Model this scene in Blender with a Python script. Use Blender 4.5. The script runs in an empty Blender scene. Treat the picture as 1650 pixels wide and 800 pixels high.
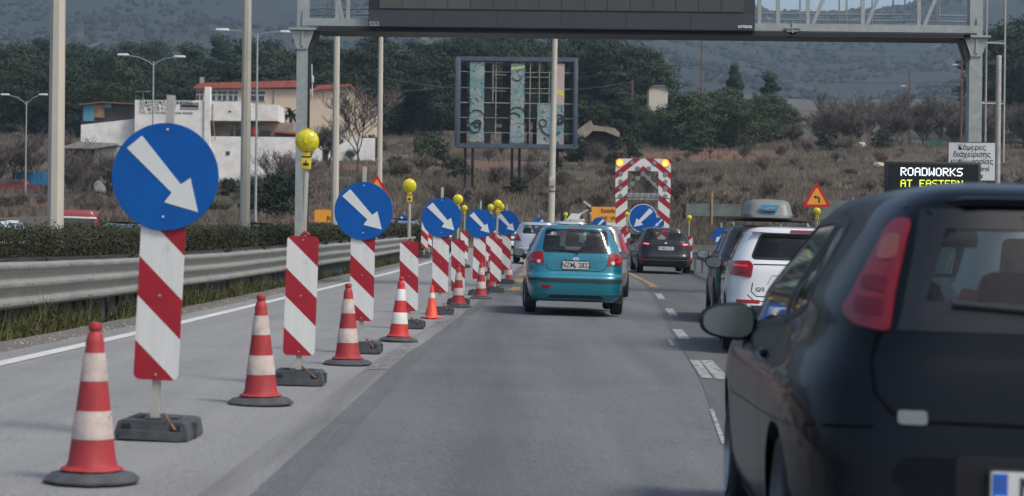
import bpy, bmesh, math, random
from mathutils import Vector, Matrix, noise
R = math.radians
S = bpy.context.scene
COL = S.collection

# ---------------------------------------------------------------- camera, light, exposure
CAMH = 1.10
FPX = 3200.0            # focal length in photo pixels (photo 1650 wide)
ROLL = 0.65
cam_d = bpy.data.cameras.new('camera'); cam = bpy.data.objects.new('camera', cam_d); COL.objects.link(cam)
cam_d.sensor_width = 36.0; cam_d.lens = FPX / 1650 * 36
cam.location = (0, 0, CAMH)
cam.rotation_euler = (Matrix.Rotation(R(90.02), 3, 'X') @ Matrix.Rotation(R(ROLL), 3, 'Z')).to_euler()
cam_d.clip_start = 0.1; cam_d.clip_end = 9000
cam_d.dof.use_dof = True; cam_d.dof.focus_distance = 30; cam_d.dof.aperture_fstop = 4.2
S.camera = cam
SUN_EL, SUN_AZ = 52, 126          # azimuth clockwise from +Y: light comes from the right, slightly behind the camera
world = bpy.data.worlds.new('World'); S.world = world; world.use_nodes = True
wn = world.node_tree.nodes; wl = world.node_tree.links
sky = wn.new('ShaderNodeTexSky'); sky.sky_type = 'NISHITA'; sky.sun_disc = False
sky.sun_elevation = R(SUN_EL); sky.sun_rotation = R(SUN_AZ)
sky.air_density = 1.0; sky.dust_density = 3.4; sky.ozone_density = 0.9
wn['Background'].inputs['Strength'].default_value = 0.15
wl.new(sky.outputs[0], wn['Background'].inputs['Color'])
sun_d = bpy.data.lights.new('sun', 'SUN'); sun_d.energy = 2.2; sun_d.angle = R(14.0); sun_d.color = (1, .97, .90)
sun = bpy.data.objects.new('sun', sun_d); COL.objects.link(sun)
sv = Vector((math.sin(R(SUN_AZ)) * math.cos(R(SUN_EL)), math.cos(R(SUN_AZ)) * math.cos(R(SUN_EL)), math.sin(R(SUN_EL))))
sun.rotation_euler = (-sv).to_track_quat('-Z', 'Y').to_euler()
S.view_settings.view_transform = 'Standard'; S.view_settings.look = 'None'
S.view_settings.exposure = 0.17; S.view_settings.gamma = 1; S.view_settings.use_curve_mapping = False
S.cycles.use_denoising = True; S.cycles.max_bounces = 8; S.cycles.transparent_max_bounces = 24
S.cycles.volume_bounces = 0; S.cycles.use_adaptive_sampling = True

# ---------------------------------------------------------------- pixel of the photograph -> world
_c, _s = math.cos(R(ROLL)), math.sin(R(ROLL))
def P(px, py, d):
    u, v = px - 825, 401 - py
    u2, v2 = u * _c - v * _s, v * _c + u * _s
    return Vector((u2 * d / FPX, d, CAMH + v2 * d / FPX))
def PX(px, d, py=400): return P(px, py, d).x
def PZ(px, py, d): return P(px, py, d).z

def lerp(x, pts):
    if x <= pts[0][0]: return pts[0][1]
    for (a, fa), (b, fb) in zip(pts, pts[1:]):
        if x <= b:
            t = (x - a) / (b - a); return fa + (fb - fa) * t
    return pts[-1][1]
def slerp(x, pts):
    if x <= pts[0][0]: return pts[0][1]
    n = len(pts)
    for i in range(n - 1):
        a, fa = pts[i]; b, fb = pts[i + 1]
        if x <= b:
            def m(k):
                k0, k1 = max(0, k - 1), min(n - 1, k + 1)
                return (pts[k1][1] - pts[k0][1]) / (pts[k1][0] - pts[k0][0])
            h = b - a; t = (x - a) / h
            return ((2*t**3-3*t*t+1)*fa + (t**3-2*t*t+t)*h*m(i) + (-2*t**3+3*t*t)*fb + (t**3-t*t)*h*m(i+1))
    return pts[-1][1]
def smooth(a, b, x):
    t = min(1, max(0, (x - a) / (b - a))); return t * t * (3 - 2 * t)

def zr(d):
    if d < 22: return 0.0
    if d < 42: return .00035 * (d - 22) ** 2
    if d < 112: return .14 + .014 * (d - 42)
    return 1.12 + .004 * (min(d, 170) - 112)
OFF = [(-60, 0), (25, 0), (35, .12), (45, .5), (55, .95), (65, 1.3), (80, 1.7), (110, 2.4), (160, 3.5), (200, 4.5)]
def off(d): return slerp(d, OFF)
def roadz(x, d):
    xx = min(9.5, max(-5.2, x - off(d) * .5))
    return zr(d) - .02 * (xx + 1.9) - .16 * smooth(-7.6, -8.5, x - off(d)) - .078 * smooth(.2, .95, x) * (1 - smooth(11, 19, d))
def nz(x, y, s, o=0): return noise.noise(Vector((x * s + o, y * s - o, o * 1.7)))
def terr(x, d):
    """ground height"""
    T = lerp(d, [(100, 1.0), (118, 1.25), (130, 2.6), (150, 4.6), (200, 8.2), (300, 17.8), (420, 29), (600, 40), (900, 58), (1200, 95)])
    TL = lerp(d, [(100, 1.0), (112, 1.6), (125, 2.5), (150, 3.2), (190, 4.0), (206, 6.4), (235, 9.0), (300, 17.0), (420, 29), (600, 40), (900, 58), (1200, 95)])
    ang = x / max(d, 1) * FPX + 825
    w = smooth(400, 540, ang)
    t = TL + (T - TL) * w
    base = roadz(x, d)
    k = smooth(98, 118, d)
    xo = x - off(d)
    # away from the carriageways the ground rolls a little
    side = smooth(10, 16, xo) + smooth(-19, -24, xo)
    base += side * (.25 + .25 * nz(x, d, .08, 3))
    h = base * (1 - k) + t * k + 130 * smooth(-60, -620, d)  # last term: unseen rise behind the camera, added to darken car paint reflections
    amp = smooth(120, 320, d)
    h += amp * (1.6 * nz(x, d, .018, 1) + .5 * nz(x, d, .06, 5)) + smooth(118, 140, d) * .35 * nz(x, d, .15, 9)
    return h
def G(px, d, py=None):
    """point on the ground seen at photo column px, distance d"""
    x = PX(px, d, py if py is not None else 400)
    return Vector((x, d, roadz(x, d) if d < 100 else terr(x, d)))

# ---------------------------------------------------------------- materials
MATS = {}
def mat(name, col, rough=.6, metal=0.0, var=.12, vs=3.0, bump=0.0, bs=30.0, coat=0.0, emit=None, trans=None, spec=None, col2=None, tex='obj', detail=4):
    if name in MATS: return MATS[name]
    m = bpy.data.materials.new(name); m.use_nodes = True; MATS[name] = m
    nt = m.node_tree; n = nt.nodes; l = nt.links; b = n['Principled BSDF']
    b.inputs['Roughness'].default_value = rough; b.inputs['Metallic'].default_value = metal
    if coat: b.inputs['Coat Weight'].default_value = coat; b.inputs['Coat Roughness'].default_value = .06
    if spec is not None: b.inputs['Specular IOR Level'].default_value = spec
    tc = n.new('ShaderNodeTexCoord')
    if tex == 'world':
        g = n.new('ShaderNodeNewGeometry'); src = g.outputs['Position']
    else: src = tc.outputs['Object']
    nn = n.new('ShaderNodeTexNoise'); nn.inputs['Scale'].default_value = vs; nn.inputs['Detail'].default_value = detail; nn.inputs['Roughness'].default_value = .6
    l.new(src, nn.inputs['Vector'])
    cr = n.new('ShaderNodeValToRGB'); cr.color_ramp.elements[0].position = .3; cr.color_ramp.elements[1].position = .7
    c2 = col2 or col
    cr.color_ramp.elements[0].color = (*[c * (1 - var) for c in col], 1)
    cr.color_ramp.elements[1].color = (*[min(1, c * (1 + var)) for c in c2], 1)
    l.new(nn.outputs[0], cr.inputs[0]); l.new(cr.outputs[0], b.inputs['Base Color'])
    if bump:
        n2 = n.new('ShaderNodeTexNoise'); n2.inputs['Scale'].default_value = bs; n2.inputs['Detail'].default_value = 5
        l.new(src, n2.inputs['Vector'])
        bp = n.new('ShaderNodeBump'); bp.inputs['Strength'].default_value = bump; bp.inputs['Distance'].default_value = .02
        l.new(n2.outputs[0], bp.inputs['Height']); l.new(bp.outputs[0], b.inputs['Normal'])
    if emit:
        b.inputs['Emission Color'].default_value = (*emit[:3], 1); b.inputs['Emission Strength'].default_value = emit[3]
    if trans is not None:
        # tinted sheet glass: a clear tinted layer under a mirror-like reflection
        t = n.new('ShaderNodeBsdfTransparent'); t.inputs[0].default_value = (*trans, 1)
        gl = n.new('ShaderNodeBsdfGlossy'); gl.inputs['Roughness'].default_value = .03
        fr = n.new('ShaderNodeFresnel'); fr.inputs[0].default_value = 1.5
        mx = n.new('ShaderNodeMixShader'); l.new(fr.outputs[0], mx.inputs[0]); l.new(t.outputs[0], mx.inputs[1]); l.new(gl.outputs[0], mx.inputs[2])
        l.new(mx.outputs[0], n['Material Output'].inputs[0])
    return m
def nodes_of(name):
    m = bpy.data.materials.new(name); m.use_nodes = True; MATS[name] = m
    return m, m.node_tree.nodes, m.node_tree.links, m.node_tree.nodes['Principled BSDF']
class NB:
    """tiny node-graph helper"""
    def __init__(s, nt): s.n = nt.nodes; s.l = nt.links
    def math(s, op, a, b=None, c=None):
        k = s.n.new('ShaderNodeMath'); k.operation = op
        for i, v in enumerate((a, b, c)):
            if v is None: continue
            if isinstance(v, (int, float)): k.inputs[i].default_value = v
            else: s.l.new(v, k.inputs[i])
        return k.outputs[0]
    def noise(s, vec, scale, detail=4, rough=.6, dist=0):
        k = s.n.new('ShaderNodeTexNoise'); k.inputs['Scale'].default_value = scale; k.inputs['Detail'].default_value = detail
        k.inputs['Roughness'].default_value = rough; k.inputs['Distortion'].default_value = dist; s.l.new(vec, k.inputs['Vector']); return k.outputs[0]
    def mix(s, f, a, b):
        k = s.n.new('ShaderNodeMix'); k.data_type = 'RGBA'
        for i, v in ((0, f), (6, a), (7, b)):
            if isinstance(v, (int, float)): k.inputs[i].default_value = v
            elif isinstance(v, tuple): k.inputs[i].default_value = (*v, 1)
            else: s.l.new(v, k.inputs[i])
        return k.outputs[2]
    def ramp(s, f, pts):
        k = s.n.new('ShaderNodeValToRGB'); e = k.color_ramp.elements
        while len(e) < len(pts): e.new(.5)
        for q, (p, c) in zip(e, pts): q.position = p; q.color = (*c, 1) if isinstance(c, tuple) else (c, c, c, 1)
        s.l.new(f, k.inputs[0]); return k.outputs[0]
    def sep(s, v):
        k = s.n.new('ShaderNodeSeparateXYZ'); s.l.new(v, k.inputs[0]); return k.outputs
    def comb(s, x, y, z):
        k = s.n.new('ShaderNodeCombineXYZ')
        for i, v in enumerate((x, y, z)):
            if isinstance(v, (int, float)): k.inputs[i].default_value = v
            else: s.l.new(v, k.inputs[i])
        return k.outputs[0]

# ---------------------------------------------------------------- mesh helpers
def tag(o, label=None, cat=None, group=None, kind=None):
    if label: o['label'] = label
    if cat: o['category'] = cat
    if group: o['group'] = group
    if kind: o['kind'] = kind
    return o
def link(name, me, parent=None, loc=None):
    o = bpy.data.objects.new(name, me); COL.objects.link(o)
    if parent is not None: o.parent = parent
    if loc is not None: o.location = loc
    return o
def empty(name, loc=(0, 0, 0), rz=0, label=None, cat=None, group=None):
    o = link(name, None, None, loc); o.rotation_euler.z = rz; o.empty_display_size = .2
    return tag(o, label, cat, group)
def ptag(o, label): o['label'] = label; return o
class MB:
    def __init__(s): s.v = []; s.f = []; s.mi = []; s.mats = []; s.sm = []
    def m(s, material):
        if material not in s.mats: s.mats.append(material)
        return s.mats.index(material)
    def add(s, vs, fs, material=None, sm=False, M=None):
        o = len(s.v); i = s.m(material) if material else 0
        if M is not None: vs = [M @ Vector(v) for v in vs]
        s.v += [tuple(v) for v in vs]; s.f += [tuple(o + k for k in f) for f in fs]
        s.mi += [i] * len(fs); s.sm += [sm] * len(fs)
    def box(s, c, d, material=None, rot=None, bev=0, M=None, taper=None):
        x, y, z = d[0] / 2, d[1] / 2, d[2] / 2
        if bev <= 0:
            vs = [Vector((a * x, b * y, e * z)) for a in (-1, 1) for b in (-1, 1) for e in (-1, 1)]
            fs = [(0, 1, 3, 2), (4, 6, 7, 5), (0, 4, 5, 1), (2, 3, 7, 6), (0, 2, 6, 4), (1, 5, 7, 3)]
        else:
            bm = bmesh.new(); bmesh.ops.create_cube(bm, size=1)
            for v in bm.verts: v.co = Vector((v.co.x * 2 * x, v.co.y * 2 * y, v.co.z * 2 * z))
            bmesh.ops.bevel(bm, geom=bm.edges[:], offset=min(bev, x * .98, y * .98, z * .98), segments=2, affect='EDGES', profile=.5)
            bm.verts.index_update(); vs = [v.co.copy() for v in bm.verts]; fs = [tuple(v.index for v in f.verts) for f in bm.faces]; bm.free()
        if taper:
            for v in vs:
                k = (v.z + z) / (2 * z); v.x *= 1 + (taper - 1) * k; v.y *= 1 + (taper - 1) * k
        if rot is not None: vs = [rot @ v for v in vs]
        c = Vector(c); s.add([v + c for v in vs], fs, material, bev > 0, M)
    def tube(s, pts, r, material=None, n=8, caps=True, M=None):
        """pts list; r number or list"""
        pts = [Vector(p) for p in pts]; rs = r if isinstance(r, (list, tuple)) else [r] * len(pts)
        vs = []; fs = []; ref = None
        for i, p in enumerate(pts):
            t = (pts[min(i + 1, len(pts) - 1)] - pts[max(i - 1, 0)]).normalized()
            if ref is None: ref = Vector((0, 0, 1)) if abs(t.z) < .9 else Vector((1, 0, 0))
            a = t.cross(ref).normalized(); b = t.cross(a).normalized(); ref = -b if False else ref
            for k in range(n):
                q = 2 * math.pi * (k + .5) / n; vs.append(p + (a * math.cos(q) + b * math.sin(q)) * rs[i])
        for i in range(len(pts) - 1):
            for k in range(n): fs.append((i*n+k, i*n+(k+1)%n, (i+1)*n+(k+1)%n, (i+1)*n+k))
        if caps: fs.append(tuple(range(n))[::-1]); fs.append(tuple((len(pts)-1)*n + k for k in range(n)))
        s.add(vs, fs, material, n > 6, M)
    def lathe(s, prof, material=None, n=20, c=(0, 0, 0), M=None, sm=True, axis='z', caps=True, sq=None):
        vs = []; fs = []; c = Vector(c)
        for (r, z) in prof:
            for k in range(n):
                q = 2 * math.pi * (k + .5) / n; cx, sy = math.cos(q), math.sin(q)
                if axis == 'z': vs.append(c + Vector((r * cx, r * sy, z)))
                elif axis == 'y': vs.append(c + Vector((r * cx, z, r * sy)))
                else: vs.append(c + Vector((z, r * cx, r * sy)))
        for i in range(len(prof) - 1):
            for k in range(n): fs.append((i*n+k, i*n+(k+1)%n, (i+1)*n+(k+1)%n, (i+1)*n+k))
        if caps: fs.append(tuple(range(n))[::-1]); fs.append(tuple((len(prof)-1)*n + k for k in range(n)))
        s.add(vs, fs, material, sm, M)
    def prism(s, poly, a, b, material=None, axis='y', M=None):
        """polygon (u,v) extruded from a to b along axis; y: (x,z), x: (y,z), z: (x,y)"""
        def mk(u, v, w):
            return {'y': (u, w, v), 'x': (w, u, v), 'z': (u, v, w)}[axis]
        n = len(poly); vs = [mk(u, v, a) for u, v in poly] + [mk(u, v, b) for u, v in poly]
        fs = [tuple(range(n)), tuple(range(2*n-1, n-1, -1))] + [(i, n+i, n+(i+1)%n, (i+1)%n) for i in range(n)]
        s.add(vs, fs, material, False, M)
    def build(s, name, material=None, parent=None, loc=None, fix=True):
        me = bpy.data.meshes.new(name); me.from_pydata(s.v, [], s.f)
        if material: me.materials.append(material)
        else:
            for m_ in s.mats: me.materials.append(m_)
            me.polygons.foreach_set('material_index', s.mi)
        me.polygons.foreach_set('use_smooth', s.sm)
        if fix:
            bm = bmesh.new(); bm.from_mesh(me); bmesh.ops.recalc_face_normals(bm, faces=bm.faces[:]); bm.to_mesh(me); bm.free()
            me.set_sharp_from_angle(angle=R(38))
        me.update()
        return link(name, me, parent, loc)
def copy_tree(o, parent=None, loc=None, rz=None, label=None):
    c = o.copy(); COL.objects.link(c)
    if parent is not None: c.parent = parent
    for ch in list(o.children): copy_tree(ch, c)
    if loc is not None: c.location = loc
    if rz is not None: c.rotation_euler.z = rz
    if label: c['label'] = label
    return c
def raw_mesh(name, verts, faces, mats, mi=None, smoothf=False):
    me = bpy.data.meshes.new(name); me.from_pydata(verts, [], faces)
    for m_ in mats: me.materials.append(m_)
    if mi: me.polygons.foreach_set('material_index', mi)
    if smoothf: me.polygons.foreach_set('use_smooth', [True] * len(faces))
    me.update(); return me
FONT_CACHE = {}
def text(s_, size, material, parent, loc, rot=(R(90), 0, 0), name='lettering', align='CENTER', sx=1.0, ext=.002, bold=0.0):
    cu = bpy.data.curves.new('txt', 'FONT'); cu.body = s_; cu.size = size; cu.extrude = ext; cu.align_x = align; cu.align_y = 'CENTER'; cu.offset = bold
    cu.resolution_u = 2
    t = bpy.data.objects.new('txt', cu); COL.objects.link(t)
    bpy.context.view_layer.update()
    me = bpy.data.meshes.new_from_object(t.evaluated_get(bpy.context.evaluated_depsgraph_get()))
    bpy.data.objects.remove(t); me.materials.clear(); me.materials.append(material)
    o = link(name, me, parent, loc); o.rotation_euler = rot; o.scale = (sx, 1, 1)
    return o
RG = random.Random(7)
# ================================================================= SETTING
# ---- ground material (soil, dry grass, red earth)
REDS = [(PX(500, 138), 138, 9, 1.0), (PX(440, 136), 136, 7, .9), (PX(560, 136), 136, 6, .8), (PX(40, 186), 186, 9, .9), (PX(120, 172), 172, 7, .8), (PX(165, 150), 150, 5, .9), (PX(1110, 252), 252, 9, .8), (PX(1160, 248), 248, 9, .7), (PX(640, 214), 214, 10, .6), (PX(0, 196), 196, 8, .9)]
m, n, l, b = nodes_of('field_ground'); nb = NB(m.node_tree)
g = n.new('ShaderNodeNewGeometry'); pos = g.outputs['Position']; xyz = nb.sep(pos)
n1 = nb.noise(pos, .03, 5); n2 = nb.noise(pos, .25, 6); n3 = nb.noise(pos, 2.5, 5, .7)
soil = nb.ramp(n2, [(.25, (.048, .039, .03)), (.5, (.085, .07, .053)), (.75, (.14, .116, .088))])
red = nb.ramp(n3, [(.3, (.13, .052, .028)), (.7, (.24, .105, .06))])
green = nb.ramp(n3, [(.3, (.028, .036, .016)), (.7, (.075, .082, .036))])
# red earth shows mostly on steep banks and in patches
nrm = nb.sep(g.outputs['Normal'])
steep = nb.ramp(nrm[2], [(.93, 1.0), (.992, 0.0)])
patch = nb.ramp(nb.noise(pos, .045, 5, .7), [(.56, 0.0), (.66, 1.0)])
cut = nb.ramp(nb.noise(pos, .35, 4, .6), [(.46, 0.0), (.6, 1.0)])
rf = nb.math('MAXIMUM', nb.math('MULTIPLY', steep, cut), nb.math('MULTIPLY', patch, .8))
c = nb.mix(nb.ramp(n1, [(.46, 0.0), (.62, .85)]), soil, green)
c = nb.mix(nb.math('MULTIPLY', rf, .8), c, red)
for (qx_, qd_, qr_, st_) in REDS:
    ds = n.new('ShaderNodeVectorMath'); ds.operation = 'DISTANCE'; l.new(nb.comb(xyz[0], xyz[1], 0.0), ds.inputs[0]); ds.inputs[1].default_value = (qx_, qd_, 0)
    mk = nb.math('MULTIPLY', nb.ramp(nb.math('DIVIDE', ds.outputs['Value'], qr_), [(.6, st_), (1.3, 0.0)]), nb.ramp(n2, [(.30, .3), (.5, 1.0)]))
    c = nb.mix(mk, c, red)
l.new(c, b.inputs['Base Color']); b.inputs['Roughness'].default_value = .95
bp = n.new('ShaderNodeBump'); bp.inputs['Strength'].default_value = .8; bp.inputs['Distance'].default_value = .25; l.new(n3, bp.inputs['Height']); l.new(bp.outputs[0], b.inputs['Normal'])
# ---- ground mesh
dl = [-600, -300, -150, -80, -50, -30, -10, 0] + [4 * i for i in range(1, 25)] + [98 + 2.5 * i for i in range(80)] + [300 + 12 * i for i in range(26)] + [620 + 60 * i for i in range(11)]
NU = 150; vs = []; fs = []
for d in dl:
    for i in range(NU + 1):
        u = (i / NU * 2 - 1); u = math.copysign(abs(u) ** 1.3, u) * .62
        x = u * (max(d, -40) + 90) * (1 if d > -40 else 3)
        zz = terr(x, d) - (.06 if d < 100 else .06 * (1 - smooth(100, 112, d)))
        vs.append((x, d, zz))
W1 = NU + 1
for j in range(len(dl) - 1):
    for i in range(NU): fs.append((j*W1+i, j*W1+i+1, (j+1)*W1+i+1, (j+1)*W1+i))
tag(link('ground', raw_mesh('ground', vs, fs, [MATS['field_ground']], smoothf=True)), kind='structure')

# ---- far hills
m, n, l, b = nodes_of('wooded_hill'); nb = NB(m.node_tree)
g = n.new('ShaderNodeNewGeometry'); pos = g.outputs['Position']
n1 = nb.noise(pos, .004, 6, .65); n2 = nb.noise(pos, .03, 6, .75); n3 = nb.noise(pos, .09, 3, .8)
wood = nb.ramp(n2, [(.3, (.009, .015, .012)), (.5, (.013, .020, .016)), (.7, (.020, .027, .019))])
rock = nb.ramp(n3, [(.3, (.08, .066, .055)), (.7, (.24, .20, .17))])
f = nb.math('MULTIPLY', nb.ramp(n1, [(.57, 0.0), (.66, .9)]), nb.ramp(n2, [(.50, 0.0), (.62, 1.0)]))
l.new(nb.mix(f, wood, rock), b.inputs['Base Color']); b.inputs['Roughness'].default_value = 1
bp = n.new('ShaderNodeBump'); bp.inputs['Strength'].default_value = 1; bp.inputs['Distance'].default_value = 3; l.new(n3, bp.inputs['Height']); l.new(bp.outputs[0], b.inputs['Normal'])
RIDGE = [(-2500, 430), (-1500, 470), (0, 500), (500, 520), (1000, 470), (1180, 398), (1240, 382), (1330, 380), (1420, 386), (1480, 402), (1600, 470), (1900, 520), (3000, 460)]
vs = []; fs = []; hd = [1050 + 45 * i for i in range(46)]; NU = 220
for d in hd:
    for i in range(NU + 1):
        u = (i / NU * 2 - 1) * .85; x = u * d; px = u * FPX + 825
        k = (d - 1050) / (2500 - 1050); rz = slerp(px, RIDGE) / FPX * 2500
        hgt = 70 + (rz - 70) * (smooth(0, 1, min(1, k)) * .55 + .45 * min(1, k) ** 1.15 if k <= 1 else 1 - .35 * smooth(1, 1.5, k))
        nzv = nz(x, d, .0022, 2) * 70 * min(1, k * 1.6) * (1 - smooth(.35, .9, min(1, k)) * .97)
        nzv += abs(nz(x, d, .006, 8)) * 45 * min(1, k * 2) * (1 - smooth(.35, .9, min(1, k)) * .93) - 12 * min(1, k * 2) * (1 - smooth(.5, .95, min(1, k)))
        nzv += nz(x, d, .03, 4) * 6
        vs.append((x, d, hgt + nzv - (20 if d < 1100 else 0)))
W1 = NU + 1
for j in range(len(hd) - 1):
    for i in range(NU): fs.append((j*W1+i, j*W1+i+1, (j+1)*W1+i+1, (j+1)*W1+i))
tag(link('hills', raw_mesh('hills', vs, fs, [MATS['wooded_hill']], smoothf=True)), kind='structure')
# woods along the far ridge and slopes: one uncountable mass
vs = []; fs = []
rr = random.Random(3)
def hz_at(x, d):
    u = x / d; i = (u / .85 + 1) / 2 * NU; j = (d - 1050) / 45
    return None
ridge_rows = [(2440, 2560, 1700, 7), (1100, 2440, 15000, 4.2)]
import bisect
hv = [(-1, 0)]
def hill_z(x, d):
    k = (d - 1050) / (2500 - 1050); px = x / d * FPX + 825; rz = slerp(px, RIDGE) / FPX * 2500
    hgt = 70 + (rz - 70) * (smooth(0, 1, min(1, k)) * .55 + .45 * min(1, k) ** 1.15 if k <= 1 else 1 - .35 * smooth(1, 1.5, k))
    nzv = nz(x, d, .0022, 2) * 70 * min(1, k * 1.6) * (1 - smooth(.35, .9, min(1, k)) * .97)
    nzv += abs(nz(x, d, .006, 8)) * 45 * min(1, k * 2) * (1 - smooth(.35, .9, min(1, k)) * .93) - 12 * min(1, k * 2) * (1 - smooth(.5, .95, min(1, k)))
    return hgt + nzv + nz(x, d, .03, 4) * 6
for d0, d1, cnt, hh in ridge_rows:
    for _ in range(cnt):
        d = rr.uniform(d0, d1); px = rr.uniform(-100, 1750); x = (px - 825) / FPX * d
        if nz(x, d, .008, 6) < -.12: continue
        z = hill_z(x, d) - 1; h = hh * rr.uniform(.6, 1.4); w = h * rr.uniform(.45, .8); o = len(vs)
        a0 = rr.uniform(0, 6)
        for lv, (rw, rzv) in enumerate(((.7, 0), (1, .35), (.75, .7))):
            for k in range(5):
                a = a0 + k * 1.2566 + lv * .6; vs.append((x + math.cos(a) * w * rw * rr.uniform(.75, 1.2), d + math.sin(a) * w * rw, z + h * rzv))
        vs.append((x + rr.uniform(-.2, .2) * w, d, z + h))
        for lv in range(2):
            for k in range(5): fs.append((o+lv*5+k, o+lv*5+(k+1)%5, o+lv*5+5+(k+1)%5, o+lv*5+5+k))
        for k in range(5): fs.append((o+10+k, o+10+(k+1)%5, o+15))
mat('far_wood', (.012, .018, .014), .95, var=.2, vs=.05, tex='world')
tag(link('hillside_woods', raw_mesh('hillside_woods', vs, fs, [MATS['far_wood']])), 'far-off wood of small trees covering the distant hillside and ridge', 'woods', kind='stuff')

# ---- road sheets
def sheet(name, xa, xb, d0, d1, material, dz, step=1.5, nx=6, kind='structure', zf=None):
    vs = []; fs = []; nd = max(2, int((d1 - d0) / step)); zf = zf or roadz
    for j in range(nd + 1):
        d = d0 + (d1 - d0) * j / nd; a = xa(d) if callable(xa) else xa; b_ = xb(d) if callable(xb) else xb
        for i in range(nx + 1):
            x = a + (b_ - a) * i / nx; vs.append((x, d, zf(x, d) + dz))
    for j in range(nd):
        for i in range(nx): fs.append((j*(nx+1)+i, j*(nx+1)+i+1, (j+1)*(nx+1)+i+1, (j+1)*(nx+1)+i))
    o = link(name, raw_mesh(name, vs, fs, [material], smoothf=True)); o['kind'] = kind; return o
def asphalt(name, c0, c1, streak=.0, sc=90):
    m, n, l, b = nodes_of(name); nb = NB(m.node_tree)
    g = n.new('ShaderNodeNewGeometry'); pos = g.outputs['Position']; s = nb.sep(pos)
    st = nb.comb(nb.math('MULTIPLY', s[0], 1.6), nb.math('MULTIPLY', s[1], .06), 0.0)
    a = nb.noise(st, 1.2, 5, .6); f = nb.noise(pos, sc, 3, .7); g2 = nb.noise(pos, .5, 5, .65); g3 = nb.noise(pos, 6, 5, .7)
    k = nb.math('ADD', nb.math('MULTIPLY', a, .5), nb.math('MULTIPLY', g2, .3))
    k = nb.math('ADD', k, nb.math('MULTIPLY', f, .2)); 
    c = nb.ramp(k, [(.34, c0), (.64, c1)])
    spk = nb.ramp(f, [(.3, .5), (.7, 1.5)])
    mm = n.new('ShaderNodeMix'); mm.data_type = 'RGBA'; mm.blend_type = 'MULTIPLY'; mm.inputs[0].default_value = 1
    l.new(c, mm.inputs[6]); l.new(spk, mm.inputs[7])
    spot = nb.ramp(nb.math('ADD', nb.math('MULTIPLY', g3, .6), nb.math('MULTIPLY', nb.noise(pos, 1.1, 6, .75), .4)), [(.33, .70), (.44, 1.0)])
    m2 = n.new('ShaderNodeMix'); m2.data_type = 'RGBA'; m2.blend_type = 'MULTIPLY'; m2.inputs[0].default_value = 1
    l.new(mm.outputs[2], m2.inputs[6]); l.new(spot, m2.inputs[7])
    out_c = m2.outputs[2]
    if streak:
        # darker oily track down the middle of the lane and paler tyre paths
        u = nb.math('SUBTRACT', s[0], streak - 10); g_ = nb.math('POWER', 2.718, nb.math('MULTIPLY', nb.math('MULTIPLY', u, u), -9.0))
        wob = nb.ramp(nb.noise(st, 2.0, 4, .6), [(.3, .35), (.7, 1.0)])
        dk = nb.math('SUBTRACT', 1.0, nb.math('MULTIPLY', nb.math('MULTIPLY', g_, wob), .26))
        m3 = n.new('ShaderNodeMix'); m3.data_type = 'RGBA'; m3.blend_type = 'MULTIPLY'; m3.inputs[0].default_value = 1; l.new(out_c, m3.inputs[6]); l.new(dk, m3.inputs[7]); out_c = m3.outputs[2]
    l.new(out_c, b.inputs['Base Color'])
    b.inputs['Roughness'].default_value = .82; b.inputs['Specular IOR Level'].default_value = .35
    bp = n.new('ShaderNodeBump'); bp.inputs['Strength'].default_value = .35; bp.inputs['Distance'].default_value = .006
    l.new(f, bp.inputs['Height']); l.new(bp.outputs[0], b.inputs['Normal'])
    return m
m_shoulder = asphalt('asphalt_light', (.175, .176, .172), (.262, .262, .255))
m_mid = asphalt('asphalt_mid', (.092, .096, .099), (.152, .157, .160), streak=10.0 - .15, sc=60)
m_right = asphalt('asphalt_dark', (.072, .074, .076), (.112, .114, .116), sc=60)
m_verge = asphalt('asphalt_verge', (.10, .095, .085), (.17, .16, .145))
def xw(d): return -4.42 + off(d)                         # white edge line
def xj1(d): return lerp(d, [(-10, -1.25), (10, -1.15), (20, -1.1), (35, -.75), (50, -.25), (80, .6), (130, 2)])       # light / mid seam
def xj2(d): return lerp(d, [(-10, .5), (8, 1.15), (13.2, 1.40), (14.7, 1.5), (18, 1.72), (21.5, 1.92), (25.6, 2.13), (37, 2.78), (49, 3.35), (65, 4.0), (90, 5.0), (130, 7)])
sheet('road', lambda d: xw(d) - .42, lambda d: xj1(d) + .02, -120, 118, m_shoulder, 0)
sheet('road_middle_lane', lambda d: xj1(d), lambda d: xj2(d) + .02, -120, 118, m_mid, .004)
sheet('road_right_lane', lambda d: xj2(d), lambda d: 9.6 + off(d), -120, 118, m_right, .008)
sheet('road_verge', lambda d: xw(d) - .95, lambda d: xw(d) - .40, -20, 118, m_verge, -.004, nx=2)
sheet('opposite_road', lambda d: -18.5 + off(d), lambda d: -8.6 + off(d), -120, 118, m_mid, .0)
# worn dusty seam between the light and the middle surface
m, n, l, b = nodes_of('dusty_seam'); nb = NB(m.node_tree)
g = n.new('ShaderNodeNewGeometry'); pos = g.outputs['Position']; s = nb.sep(pos)
st = nb.comb(nb.math('MULTIPLY', s[0], 5.0), nb.math('MULTIPLY', s[1], .25), 0.0)
l.new(nb.ramp(nb.noise(st, 1.5, 6, .7), [(.35, (.16, .16, .155)), (.65, (.195, .193, .187))]), b.inputs['Base Color']); b.inputs['Roughness'].default_value = .95
al = nb.ramp(nb.noise(st, .7, 4, .6), [(.35, 0.0), (.75, .45)]); l.new(al, b.inputs['Alpha'])
m.node_tree.nodes['Principled BSDF'].inputs['Specular IOR Level'].default_value = .2
sheet('road_seam', lambda d: xj1(d) - .22, lambda d: xj1(d) + .20, -5, 110, m, .008, nx=6)
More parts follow.
